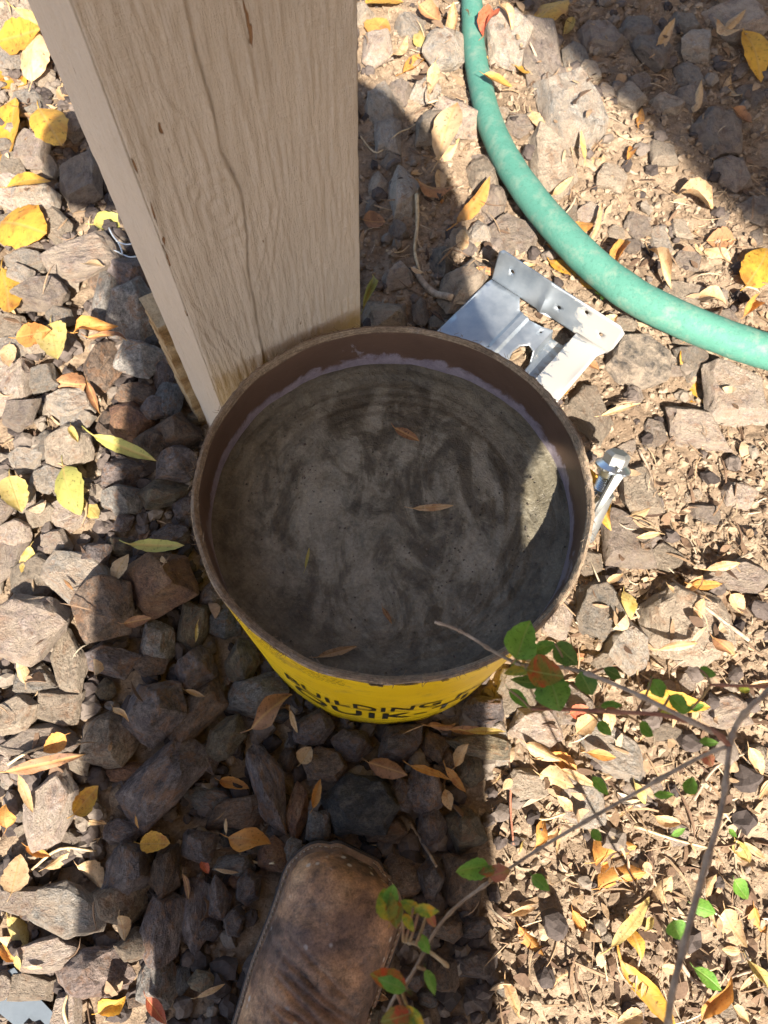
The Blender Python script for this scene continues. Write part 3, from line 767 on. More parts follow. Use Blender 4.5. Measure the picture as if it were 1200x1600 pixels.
def face_relief(side, s, z):
    rel = .00055 * grid_noise(s + 2 + side, z * .12 + 3, .0019, 20 + side) + .00025 * grid_noise(s + 2, z * .50 + 2, .0045, 30 + side)
    if side == 0:
        d = np.sqrt((s - KN[0]) ** 2 + ((z - KN[1]) * .8) ** 2)
        warp = s + .020 * np.exp(-(d / .045) ** 2) * np.sign(s - KN[0]) + .006 * grid_noise(s * 0 + 1, z + 2, .11, 41)
        ring = np.sin(warp * 560 + .0 * z) * .00004 + np.sin(d * 900) * .0005 * np.exp(-(d / .022) ** 2)
        rel = rel + ring
        dd, ok = seg_d(CR, s, z)
        rel = rel + np.where(ok, .0013 * np.exp(-np.abs(dd) / .006) * (dd < 0) - .0022 * np.exp(-(dd / .0007) ** 2), 0)
        for L in LN:
            dd, ok = seg_d(L, s + .0008 * grid_noise(s, z + 4, .012, 44), z)
            rel = rel + np.where(ok, -.0004 * np.exp(-(dd / .0008) ** 2) + .0005 * np.exp(-((dd + .0022) / .0012) ** 2), 0)
    return rel
V, T, ED = [], [], []
base = 0
for side in range(4):
    o_, u_, n_ = ((PA, PU, -PV), (PA + PU * PWU, PV, PU), (PA + PU * PWU + PV * PWV, -PU, PV), (PA + PV * PWV, -PV, -PU))[side]
    PW = PWU if side % 2 == 0 else PWV
    s1 = np.linspace(0, PW, nu if side in (0, 3) else 12)
    Sg, Zg = np.meshgrid(s1, zl)
    rel = face_relief(side, Sg, Zg)
    em = np.minimum(Sg, PW - Sg)
    chip = np.clip(grid_noise(Sg * 0 + side + 2, Zg + 3, .021, 51 + side) - .35, 0, 1) * .004
    rel = rel * np.clip(em / .003, 0, 1) 
    inset = (.0009 + chip * 1.1 + .0005 * grid_noise(Sg * 0 + side, Zg + 1, .005, 61)) * np.clip(1 - em / .002, 0, 1) ** 2
    inset = np.where(em < 1e-9, .0016 + .0006 * grid_noise(Zg * 0 + 1, Zg + 3, .006, 71), inset)
    rel = rel - inset
    P3 = np.array(o_)[None, None] + Sg[..., None] * np.array(u_)[None, None] + rel[..., None] * np.array(n_)[None, None]
    # pull the corner columns diagonally in so that the faces meet
    for colx, sg in ((0, 1), (-1, -1)):
        P3[:, colx] += np.array(u_)[None] * sg * (.0016 + .0006 * grid_noise(zl * 0 + 1, zl + 3, .006, 71))[:, None]
    P3[..., 2] = Zg
    n_z, n_s = Sg.shape
    II = np.arange(n_z * n_s).reshape(n_z, n_s) + base
    V.append(P3.reshape(-1, 3)); base += n_z * n_s
    T.append(np.stack([II[:-1, :-1].ravel(), II[:-1, 1:].ravel(), II[1:, 1:].ravel(), II[1:, :-1].ravel()], 1))
    ED.append(np.clip(1 - em / .006, 0, 1).ravel())
post = npmesh('wooden_post', np.concatenate(V), np.concatenate(T), M_PAINT, smooth=True)
at = post.data.attributes.new('edge', 'FLOAT', 'POINT'); at.data.foreach_set('value', np.concatenate(ED).astype(np.float32))
tag(post, 'taupe painted rough-sawn wooden post rising behind the yellow tube', 'post')

# raw board behind the post: its sawn edge shows left of the post
ub = -.007
D = PA + PU * ub + PV * .1235
zt = .0
while pr((D.x, D.y, zt))[1] > 513 and zt < .3: zt += .001
bm = bmesh.new()
nz = 60
r2 = random.Random(3)
rows = []
for i in range(nz + 1):
    z = -.02 + (zt + .02) * i / nz; j = lambda: r2.uniform(-.0009, .0009)
    rows.append([bm.verts.new(D + PV * j() + PU * (j() - .010 * (1 - i / nz) * 0) + Vector((0, 0, z))), bm.verts.new(D + PU * .012 + PV * j() + Vector((0, 0, z))), bm.verts.new(D + PU * .095 + Vector((0, 0, z))),
                 bm.verts.new(D + PU * .095 + PV * .038 + Vector((0, 0, z))), bm.verts.new(D + PV * .038 + PU * j() + Vector((0, 0, z)))])
for i in range(nz):
    for k in range(5): bm.faces.new((rows[i][k], rows[i][(k + 1) % 5], rows[i + 1][(k + 1) % 5], rows[i + 1][k]))
bm.faces.new(rows[-1]); bm.faces.new(rows[0][::-1])
bmesh.ops.recalc_face_normals(bm, faces=bm.faces)
tag(from_bm('raw_board', bm, M_RAW, sharp=40), 'rough unpainted board end standing against the back of the post', 'board')

# porch roof: its eave line shades the upper right of the photo
E0 = Vector((.322, .968, 0)) + Vector((S.x, S.y, 0)) / S.z * ROOF_Z; E0.z = ROOF_Z
ed = Vector((.54, -.8417, 0)).normalized(); en = Vector((.8417, .54, 0)).normalized()
def slab(name, o, a, b, c, mat, parent):
    """box from corner o with edge vectors a, b, c"""
    V = [o, o + a, o + a + b, o + b, o + c, o + a + c, o + a + b + c, o + b + c]
    Fq = [(0, 3, 2, 1), (4, 5, 6, 7), (0, 1, 5, 4), (1, 2, 6, 5), (2, 3, 7, 6), (3, 0, 4, 7)]
    bm = bmesh.new(); vs = [bm.verts.new(v) for v in V]
    for f in Fq: bm.faces.new([vs[i] for i in f])
    bmesh.ops.recalc_face_normals(bm, faces=bm.faces); bmesh.ops.bevel(bm, geom=list(bm.edges), offset=.003, segments=1, affect='EDGES')
    return from_bm(name, bm, mat, parent, smooth=False)
roof = empty('porch_roof', (0, 0, 0)); tag(roof, 'porch roof above the post whose eave shades the upper right soil', 'roof')
M_ROOF = m_simple('roof_boards', (.55, .47, .38), .8, 0, .2, 20)
o0 = E0 - ed * 2.6
up3 = Vector((0, 0, 1))
for k in range(9):
    slab('roof_board', o0 + en * (.004 + k * .2) + up3 * .09, ed * 5.2, en * .194, up3 * .025, M_ROOF, roof)
slab('fascia', o0 + up3 * .0 - en * .022, ed * 5.2, en * .022, up3 * .12, M_ROOF, roof)
for k in range(7): slab('rafter', o0 + ed * (.25 + k * .75) + en * .004, ed * .04, en * 1.78, up3 * .086, M_ROOF, roof)

hw_ = empty('added_sky_blocker', (0, 0, 0)); tag(hw_, 'clapboard wall added out of view under the porch roof to block sky light', 'wall')  # unseen wall, added to keep sky light off the post's front face
M_SIDE = m_simple('siding_paint', (.34, .28, .22), .7, 0, .08, 30)
w0 = o0 + en * 1.83; w0.z = -.02
for k in range(16): slab('clapboard', w0 + up3 * (k * .150) - en * (.012), ed * 5.2, en * .022, up3 * .146, M_SIDE, hw_)
slab('sheathing', w0 + en * .014, ed * 5.2, en * .05, up3 * 2.4, M_SIDE, hw_)

# ------------------------------------------------------------------ cardboard forming tube with concrete
ZR = 0.25; ASP = TB / TR
tube = empty('forming_tube', (TC.x, TC.y, 0)); tag(tube, 'yellow cardboard concrete form tube standing in the gravel, filled with grey concrete', 'form tube')
nt = 288; Ro = TR; Ri = TR - .0052
def rim_dz(a): return .0010 * math.sin(3 * a + 1) + .0006 * mnoise.noise(Vector((math.cos(a) * 14, math.sin(a) * 14, 0))) + .0012 * max(0, mnoise.noise(Vector((math.cos(a) * 6, math.sin(a) * 6, 4)))) 
def wobf(a): return .0013 * mnoise.noise(Vector((math.cos(a) * 4, math.sin(a) * 4, 9)))
def wallr(a, z): return TR + wobf(a) + .0006 * mnoise.noise(Vector((math.cos(a) * 7, math.sin(a) * 7, z * 30)))
prof = [('o', z) for z in np.linspace(-.03, .246, 24)] + [('o2', 0), ('m', 0), ('i2', 0)] + [('i', z) for z in np.linspace(.247, .19, 14)]
V, Fc, MI = [], [], []
for k in range(nt):
    a = 2 * math.pi * k / nt
    wob = .0013 * mnoise.noise(Vector((math.cos(a) * 4, math.sin(a) * 4, 9)))
    fuzz = .0009 * mnoise.noise(Vector((math.cos(a) * 60, math.sin(a) * 60, 3)))
    for t, z in prof:
        if t == 'o': r = Ro + wob + (.0006 * mnoise.noise(Vector((math.cos(a) * 7, math.sin(a) * 7, z * 30)))); zz = z
        elif t == 'o2': r = Ro - .0006 + wob + fuzz; zz = ZR - .0006 + rim_dz(a)
        elif t == 'm': r = (Ro + Ri) / 2 + wob; zz = ZR + .0004 + rim_dz(a) + fuzz
        elif t == 'i2': r = Ri + .0007 + wob + fuzz; zz = ZR - .0006 + rim_dz(a + .02)
        else: r = Ri + wob; zz = z
        V.append((r * math.cos(a), r * math.sin(a) * ASP, zz))
npf = len(prof)
for k in range(nt):
    for i in range(npf - 1):
        a, b = k * npf + i, ((k + 1) % nt) * npf + i
        Fc.append((a, b, b + 1, a + 1)); MI.append(0 if i < 23 else 1 if i < 27 else 2)
wall = mesh('tube_wall', V, Fc, [M_YEL, M_RIM, M_INN], tube); wall.data.polygons.foreach_set('material_index', MI); wall.data.set_sharp_from_angle(angle=R_(50))

VV, FF = [], []
for _ in range(260):
    a = random.uniform(0, 6.283); q = random.choice((Ro - .0004, Ro - .0004, Ri + .0006)); l = random.uniform(.0015, .006); sg = 1 if q > Ri + .002 else -1
    p = Vector((q * math.cos(a), q * math.sin(a) * ASP, ZR - .0004)); tn = Vector((-math.sin(a), math.cos(a) * ASP, 0)) * random.uniform(-1, 1); ou = Vector((math.cos(a), math.sin(a), 0)) * sg
    v, f = tube_vf([p, p + (tn + ou * .35 + Vector((0, 0, .25))) * l * .5, p + (tn + ou * .5 + Vector((0, 0, random.uniform(-.5, .6)))) * l], [.00022, .00018, .0001], 4, True, len(VV)); VV += v; FF += f
tag(mesh('frayed_fibre', VV, FF, M_RIM, tube), kind='stuff')

# the concrete: one dense disc with trowel marks
ZC = .2045
nr, na = 110, 300
V, Fc = [], []
rr = np.linspace(.0005, Ri + .0015, nr)
for i, r in enumerate(rr):
    for k in range(na):
        a = 2 * math.pi * k / na; x, y = r * math.cos(a), r * math.sin(a) * ASP
        q = r / Ri
        z = ZC + .0030 * max(0, q - .86) / .14 - .0022 * math.exp(-((q - .80) / .10) ** 2) * (1 + .5 * mnoise.noise(Vector((x * 14, y * 14, 1))))
        z += .0011 * mnoise.noise(Vector((x * 28, y * 28, 2))) + .0010 * mnoise.noise(Vector((a * 1.6, r * 190, 5))) * min(1, q * 1.4)
        z += .0007 * mnoise.noise(Vector((x * 110, y * 110, 3))) + .0004 * mnoise.noise(Vector((x * 320, y * 320, 3)))
        V.append((x, y, z))
for i in range(nr - 1):
    for k in range(na):
        a, b = i * na + k, i * na + (k + 1) % na; Fc.append((a, b, b + na, a + na))
Fc.append(tuple(range(na))[::-1])
conc = mesh('concrete_fill', V, Fc, M_CONC, tube)
# specks of grit lying on the concrete
gp, gs, gt = [], [], []
for cx, cy, n_, sp in ((478, 738, 70, .010), (690, 860, 55, .012), (700, 880, 30, .02), (440, 870, 45, .03), (600, 800, 160, .07), (420, 790, 25, .03), (800, 900, 60, .04), (600, 930, 60, .05)):
    c = up(cx, cy, ZC)
    for _ in range(n_):
        x, y = c.x + random.gauss(0, sp), c.y + random.gauss(0, sp)
        if ((x - TC.x) / (Ri - .004)) ** 2 + ((y - TC.y) / (Ri * ASP - .004)) ** 2 < 1:
            s = random.choice((.0003, .0004, .0005, .0006, .0008)); gp.append((x, y, ZC + s * .2)); gs.append(s); gt.append(random.uniform(.4, 1))
tag(lumps('grit', gp, gs, M_GRAV, .9, np.array(gt)), 'brown grit and sand specks lying on the grey concrete', 'grit', kind='stuff')

# printed lettering round the tube
def bend_text(txt, az0, width, hgt, z0, name, r_off=.0005):
    cu = bpy.data.curves.new(name, 'FONT'); cu.body = txt; cu.size = 1.0; cu.align_x = 'CENTER'; cu.space_character = 1.05; cu.offset = .012
    ob = bpy.data.objects.new(name, cu); COL.objects.link(ob)
    bpy.context.view_layer.update()
    me = bpy.data.meshes.new_from_object(ob.evaluated_get(bpy.context.evaluated_depsgraph_get()))
    bpy.data.objects.remove(ob); bpy.data.curves.remove(cu)
    bm = bmesh.new(); bm.from_mesh(me); bpy.data.meshes.remove(me)
    x0 = min(v.co.x for v in bm.verts); x1 = max(v.co.x for v in bm.verts); y0 = min(v.co.y for v in bm.verts); y1 = max(v.co.y for v in bm.verts)
    bmesh.ops.triangulate(bm, faces=bm.faces)
    for _ in range(3):
        es = [e for e in bm.edges if abs(e.verts[0].co.x - e.verts[1].co.x) / (x1 - x0) * width > .008]
        if es: bmesh.ops.subdivide_edges(bm, edges=es, cuts=1); bmesh.ops.triangulate(bm, faces=bm.faces)
    for v in bm.verts:
        a = az0 + ((v.co.x - x0) / (x1 - x0) - .5) * width / TR; z = z0 + (v.co.y - y0) / (y1 - y0) * hgt
        r = wallr(a, z) + r_off
        v.co = (r * math.cos(a), r * math.sin(a) * ASP, z)
    return from_bm(name, bm, M_INK, tube, smooth=False)
def band(az0, az1, z0, z1, name='printed_line', off=.0005):
    V, Fc = [], []; n = max(4, int(abs(az1 - az0) / .03))
    for i in range(n + 1):
        a = az0 + (az1 - az0) * i / n
        for z in (z0, z1): V.append(((wallr(a, z) + off) * math.cos(a), (wallr(a, z) + off) * math.sin(a) * ASP, z))
    for i in range(n): Fc.append((2 * i, 2 * i + 2, 2 * i + 3, 2 * i + 1))
    return V, Fc
AZT = R_(-78)
def zat(py, px=600):
    """height of the tube's front wall seen at this photo row"""
    z = .0
    for k in range(250):
        z = k * .001
        q = pr((TC.x, TC.y - TB, z))
        if q[1] <= py: break
    return z
bend_text('BUILDING FORMS', AZT, .228, zat(1105.5) - zat(1111.5), zat(1111.5), 'lettering_small')
bend_text('QUIK-TUBE', AZT, .220, zat(1115) - zat(1123.5), zat(1123.5), 'lettering_large')
VV, FF = [], []
for a0, a1, z0, h_ in ((-148, -22, zat(1112.6), .0012), (-150, -20, zat(1125.5), .0016), (-149, -21, zat(1128.5), .0012), (-146, -112, zat(1101.6), .0008)):
    v, f = band(R_(a0), R_(a1), z0, z0 + h_); FF += [tuple(i + len(VV) for i in q) for q in f]; VV += v
mesh('printed_line', VV, FF, M_INK, tube, smooth=False)
# rows of fine print, as dashes, and torn dark flecks just under the rim
VV, FF = [], []
for a0, a1, zc_, rows in ((-140, -121, .236, 5), (-118, -103, .240, 4), (-60, -48, .238, 4)):
    for k in range(rows):
        a = a0 + k * .8
        while a < a1:
            l = random.uniform(.5, 2.2); v, f = band(R_(a), R_(min(a + l, a1)), zc_ - k * .0075, zc_ - k * .0075 + random.uniform(.0009, .0018))
            FF += [tuple(i + len(VV) for i in q) for q in f]; VV += v; a += l + .7
mesh('fine_print', VV, FF, M_INK, tube, smooth=False)
VV, FF = [], []
for a0, a1, d in ((-97, -93, .006), (-90, -84, .004), (-78, -76, .004), (-128, -120, .003), (-140, -136, .004), (-70, -66, .003)):
    v, f = band(R_(a0), R_(a1), .2475 - d, .2475); 
    for i in range(0, len(v), 2): v[i] = (v[i][0], v[i][1], .2475 - d * random.uniform(.1, 1))
    FF += [tuple(i + len(VV) for i in q) for q in f]; VV += v
mesh('torn_fleck', VV, FF, m_simple('dark_card', (.07, .045, .03), .8, 0, .3), tube, smooth=False)

# ------------------------------------------------------------------ green hose
HP = [(730, -60, .018, .0165), (737, 0, .018, .0165), (739, 60, .019, .0168), (748, 120, .022, .0172), (765, 190, .027, .0178), (792, 250, .033, .0185), (828, 305, .038, .0192), (872, 358, .042, .0198), (925, 412, .045, .0202), (990, 462, .046, .0205), (1065, 500, .045, .0205), (1140, 530, .042, .0205), (1210, 553, .038, .0205), (1290, 575, .034, .0205), (1400, 600, .03, .0205)]
hp = spline([up(a, b, c) for a, b, c, r in HP], 8)
hr = np.interp(np.linspace(0, len(HP) - 1, len(hp)), range(len(HP)), [h[3] for h in HP])
V, Fc = tube_vf(hp, [r * .94 + .0006 * mnoise.noise(Vector((i * .35, 0, 0))) for i, r in enumerate(hr)], 26)
tag(mesh('garden_hose', V, Fc, M_HOSE), 'faded green garden hose curving over the soil at upper right', 'hose')

# ------------------------------------------------------------------ galvanised post base
FL = up(768, 437, .030); FR = up(947, 553, .030)
bu = (FR - FL); BL = bu.length; bu.normalize(); bv = Vector((bu.y, -bu.x, 0))     # bv runs towards the tube
def prof_h(u):
    """height of the folded sheet across its width (u 0..1)"""
    pts = [(0, .0), (.33, .0), (.36, .0045), (.40, .0045), (.42, .001), (.60, .001), (.615, -.012), (.73, -.012), (.75, .003), (1, .003)]
    return float(np.interp(u, [p[0] for p in pts], [p[1] for p in pts]))
def plate(name, loops, mapf, mat, parent, cuts_u=(), th=.0018, step=.006):
    """flat outline with holes -> triangulated, mapped into space and thickened"""
    pts, edges = [], []
    for L in loops:
        b = len(pts); pts += [Vector(p) for p in L]; edges += [(b + i, b + (i + 1) % len(L)) for i in range(len(L))]
    xs_ = [p[0] for p in loops[0]]; ys_ = [p[1] for p in loops[0]]
    x0, x1, y0, y1 = min(xs_), max(xs_), min(ys_), max(ys_)
    for u in cuts_u:
        b = len(pts); n = max(8, int((y1 - y0) / .0035))
        pts += [Vector((u, y0 + (y1 - y0) * (i + .5) / n)) for i in range(n)]; edges += [(b + i, b + i + 1) for i in range(n - 1)]
    gx = np.arange(x0 + step / 2, x1, step); gy = np.arange(y0 + step / 2, y1, step)
    pts += [Vector((x, y)) for x in gx for y in gy if min([abs(x - u) for u in cuts_u] + [1]) > step * .3]
    vs, es, fs, ov, oe, of = delaunay_2d_cdt(pts, edges, [], 0, 1e-6)
    def inside(p, L):
        c = False; n = len(L); j = n - 1
        for i in range(n):
            if (L[i][1] > p[1]) != (L[j][1] > p[1]) and p[0] < (L[j][0] - L[i][0]) * (p[1] - L[i][1]) / (L[j][1] - L[i][1]) + L[i][0]: c = not c
            j = i
        return c
    keep = []
    for f in fs:
        c = sum((vs[i] for i in f), Vector((0, 0))) / len(f)
        if inside(c, loops[0]) and not any(inside(c, L) for L in loops[1:]): keep.append(f)
    used = sorted({i for f in keep for i in f}); mp = {i: k for k, i in enumerate(used)}
    o = mesh(name, [mapf(vs[i].x, vs[i].y) for i in used], [[mp[i] for i in f] for f in keep], mat, parent, sharp=35)
    md = o.modifiers.new('sheet', 'SOLIDIFY'); md.thickness = th; md.offset = 0
    return o
LV = .165
brk = empty('post_base', FL[:], 0); brk.rotation_euler = (0, 0, math.atan2(bu.y, bu.x))
tag(brk, 'galvanised steel post base with slots and splashed paint, lying beside the tube', 'bracket')
# local frame: x along the fold, y away from the tube, z up
def circ(cx, cy, rx, ry, n=16, a0=0): return [(cx + rx * math.cos(2 * math.pi * i / n + a0), cy + ry * math.sin(2 * math.pi * i / n + a0)) for i in range(n)]
def w2l(px, py, z=.030):
    d = up(px, py, z) - FL; return (d.dot(bu), -d.dot(bv))
slot = [w2l(*q) for q in ((812, 459), (819, 457), (826, 470), (845, 478), (866, 490), (892, 513), (900, 511), (903, 517), (896, 523), (884, 530), (862, 516), (846, 511), (818, 496), (812, 484))]
oval = [w2l(*q) for q in ((790, 574), (800, 552), (812, 542), (826, 540), (833, 549), (831, 560), (820, 574), (808, 588), (800, 600), (788, 604), (780, 596))]
nh = circ(*w2l(845, 519), .0017, .0017, 10)
xl = w2l(693, 525); 
outl = [(0, 0), (.03, 0), (.06, 0), (.09, 0), (.12, 0), (BL, 0), (BL - .006, -.012), (BL - .006, -LV), (-.004, -LV), (-.002, -.01)]
def mp_base(x, y): return (x, y, prof_h(x / BL) + .0012 * math.sin(y * 60))
sheet = plate('base_plate', [outl, slot, oval, nh], mp_base, M_GALVP, brk, cuts_u=[BL * u for u in (.33, .36, .40, .42, .60, .615, .73, .75)])
# the upturned flange, with nail holes and a rounded corner
FH = .041
fl_o = [(-.010, .004), (-.001, .001), (.04, .001), (.085, .001), (BL, .001), (BL + .004, .012), (BL + .006, FH * .86), (BL - .002, FH), (BL * .5, FH * 1.02), (.004, FH * 1.05), (-.008, FH * 1.0)]
fl_o = [(0, .0)] + fl_o[2:8] + [(BL * .5, FH), (.002, FH * 1.05), (-.002, FH * .95)]
holes = [circ(x, z, .0026, .0026, 10) for x, z in ((BL * .13, FH * .62), (BL * .55, FH * .45), (BL * .74, FH * .80), (BL * .90, FH * .45))]
def mp_fl(x, z):
    q = min(z / .006, 1)
    emb = .0030 * math.exp(-((x - BL * .44) / .0045) ** 2) * min(1, (1 - z / FH) * 2)
    zc = 0
    return (x, .0010 + z * .16 - emb, z - .001)
plate('flange', [fl_o] + holes, mp_fl, M_GALVP, brk, cuts_u=[BL * .40, BL * .42, BL * .44, BL * .46, BL * .48], step=.005)

# ------------------------------------------------------------------ hex bolt leaning on the tube
bt = empty('anchor_bolt', up(966, 712, .075)[:]); tag(bt, 'zinc hex bolt with serrated flange leaning beside the tube rim', 'bolt')
hd = up(967, 708, .082); tl = up(927, 800, .028)
ax = (hd - tl).normalized()
qz = ax.to_track_quat('Z', 'Y'); BR = qz.to_matrix()
def bolt_part(name, rings, n, mat, rfun=None):
    """rings: (distance from the head top down the shank, radius)"""
    V, Fc = [], []
    for j, (d, r) in enumerate(rings):
        for k in range(n):
            a = 2 * math.pi * k / n; q = r * (rfun(a, j) if rfun else 1)
            V.append(hd + BR @ (Vector((q * math.cos(a), q * math.sin(a), -d)) * 1.22) - bt.location)
    for j in range(len(rings) - 1):
        for k in range(n): Fc.append((j * n + k, (j + 1) * n + k, (j + 1) * n + (k + 1) % n, j * n + (k + 1) % n))
    Fc.append(tuple(range(n))); Fc.append(tuple((len(rings) - 1) * n + k for k in range(n))[::-1])
    return mesh(name, V, Fc, mat, bt, sharp=30)
hexf = lambda a, j: 1 / math.cos((a % (math.pi / 3)) - math.pi / 6)
bolt_part('hex_head', [(-.001, .0062), (0, .0078), (.0015, .0088), (.009, .0088)], 36, M_DULL, hexf)
bolt_part('flange', [(.0085, .0095), (.0105, .0128), (.0118, .0140), (.0132, .0141), (.0140, .0132)], 72, M_ZINC, lambda a, j: 1 + (.035 * (math.sin(a * 36) > 0) if j >= 2 else 0))
bolt_part('nut_washer', [(.0138, .0095), (.0150, .0108), (.0195, .0106), (.0205, .0095)], 40, M_ZINC)
bolt_part('shank', [(.020, .0072), (.052, .0072), (.053, .0068), (.075, .0068)] , 32, M_ZINC)
bolt_part('threads', sum([[(.021 + i * .0016, .0072), (.0218 + i * .0016, .0079)] for i in range(8)], []) + [(.0342, .0072)], 32, M_ZINC)
bolt_part('sleeve', [(.036, .0098), (.0368, .0104), (.0376, .0098), (.080, .0100)], 36, M_DULL)
# a flat ribbed strap lying against the shank
sp0, sp1 = up(978, 740, .076), up(926, 816, .050)
sa = (sp1 - sp0).normalized(); sb = Vector((-.75, -.55, -.10)); sb = (sb - sa * sb.dot(sa)).normalized(); sc_ = sa.cross(sb)
VV, FF = [], []
for i in range(2):
    for k in range(9):
        for sgn in (0, 1):
            wd = (k / 8) * (.004 if i == 1 else .013)
            VV.append((sp0 if i == 0 else sp1) + sb * wd + sc_ * ((.0009 if k % 2 else 0) + (.0022 if sgn else 0)) - bt.location)
for k in range(8):
    a = 2 * k; FF += [(a, a + 2, a + 20, a + 18), (a + 1, a + 19, a + 21, a + 3)]
FF += [(0, 18, 19, 1), (16, 17, 35, 34)]
FF += [(2 * k, 2 * k + 1, 2 * k + 3, 2 * k + 2) for k in range(8)] + [(18 + 2 * k, 20 + 2 * k, 21 + 2 * k, 19 + 2 * k) for k in range(8)]
mesh('ribbed_strap', VV, FF, M_DULL, bt, smooth=False)

# ------------------------------------------------------------------ other metal bits
M_FLASH = m_simple('painted_metal', (.075, .09, .105), .6, .0, .1, 60)
pp = [(0, 1522, .012), (22, 1512, .016), (50, 1548, .018), (92, 1592, .016), (104, 1625, .012), (60, 1640, .010), (20, 1600, .010), (-30, 1560, .010)]
V = [up(a, b, c) for a, b, c in pp]; V2 = [v - Vector((0, 0, .0012)) for v in V]
n = len(V)
tag(mesh('metal_strip', V + V2, [tuple(range(n)), tuple(range(n, 2 * n))[::-1]] + [(i, n + i, n + (i + 1) % n, (i + 1) % n) for i in range(n)], M_FLASH, smooth=False), 'pale grey metal strip lying in the bottom left corner', 'metal strip')
M_WIRE = m_simple('white_wire', (.55, .58, .60), .35, .6, .08)
wm = empty('wire_netting', up(185, 385, .02)[:]); tag(wm, 'scrap of pale hexagonal wire netting left of the post', 'wire netting')
for L in (((150, 391), (165, 390), (180, 392), (192, 398)), ((192, 398), (188, 386), (184, 378)), ((184, 378), (176, 368), (170, 356)), ((184, 378), (196, 382), (208, 381)), ((192, 398), (204, 402), (216, 400))):
    V, Fc = tube_vf(spline([up(a, b, .030) - wm.location for a, b in L], 3), .0009, 6); mesh('wire', V, Fc, M_WIRE, wm)

# ------------------------------------------------------------------ twigs lying on the ground
def ground_twig(P, r0, r1, mat, label, h=.010, cat='twig', name='twig'):
    pts = spline([Vector((*up(a, b, h)[:2], top_z(*up(a, b, h)[:2]) + h * .5)) for a, b in P], 5)
    zs = np.array([p.z for p in pts]); zs = np.convolve(np.pad(zs, 3, 'edge'), np.ones(7) / 7, 'valid')
    for p, z in zip(pts, zs): p.z = z
    m_ = len(pts)
    V, Fc = tube_vf(pts, [(r0 + (r1 - r0) * i / (m_ - 1)) * (1 + .18 * mnoise.noise(Vector((i * .9, r0 * 999, 0)))) for i in range(m_)], 8)
    return tag(mesh(name, V, Fc, mat), label, cat)
ground_twig([(650, 318), (652, 350), (648, 390), (655, 422)], .0026, .0016, M_STRAW, 'pale peeled stick standing among stones right of the post')
ground_twig([(646, 418), (662, 445), (680, 465), (702, 484)], .0034, .0042, M_TWIG, 'thick knobbly brown stick pointing at the bracket')
ground_twig([(603, 390), (625, 392), (640, 380)], .0012, .0008, M_STRAW, 'short pale rootlet between post and stick')
ground_twig([(560, 205), (590, 235), (620, 215), (650, 190), (690, 130)], .0011, .0008, M_STRAW, 'long thin straw across the shadow edge right of the post')
ground_twig([(1000, 700), (1020, 740), (1030, 790)], .0016, .0010, M_TWIG, 'curved root lying right of the bolt')
ground_twig([(1170, 1000), (1100, 960), (1050, 905)], .002, .0012, M_TWIG, 'brown twig crossing the large tan stone')
ground_twig([(1085, 1250), (1120, 1200), (1170, 1175)], .0016, .001, M_TWIG, 'thin dark twig lying under the bush fork')
ground_twig([(990, 1290), (1050, 1310), (1110, 1325)], .0013, .001, M_STRAW, 'straight pale straw above the orange leaves at lower right')
ground_twig([(800, 1210), (798, 1260), (803, 1320)], .0014, .0009, M_REDTWIG, 'reddish upright twig right of the shaded gravel')
ground_twig([(820, 1275), (850, 1280), (880, 1270)], .0013, .0009, M_STRAW, 'bent white rootlet right of the reddish twig')
ground_twig([(930, 1440), (940, 1500), (945, 1530)], .0012, .0008, M_STRAW, 'grey straw lying left of the long yellow leaf')
ground_twig([(640, 1285), (665, 1325), (678, 1350)], .0018, .0012, M_TWIG, 'flat brown twig between the black rock and the boot')
ground_twig([(570, 1323), (590, 1322), (612, 1318)], .0012, .0009, M_STRAW, 'short pale twig just above the boot toe')
ground_twig([(0, 1405), (50, 1360), (100, 1325), (150, 1330)], .0016, .001, M_STRAW, 'long tan stalk in the sunlit litter at lower left')
ground_twig([(375, 1335), (400, 1348), (432, 1346)], .0013, .0009, M_STRAW, 'pale twig left of the boot toe')
ground_twig([(115, 1600), (112, 1570), (118, 1545)], .0014, .0010, M_STRAW, 'tan stalk near the metal strip')
ground_twig([(875, 770), (880, 790), (870, 812)], .001, .0008, M_STRAW, 'tiny straw beside the tube rim')
ground_twig([(1060, 1500), (1100, 1540), (1180, 1520)], .0018, .0012, M_TWIG, 'grey twig in the mulch at lower right')
ground_twig([(20, 1195), (60, 1175), (120, 1155)], .0014, .0009, M_STRAW, 'dry stalk beside the long red leaf')

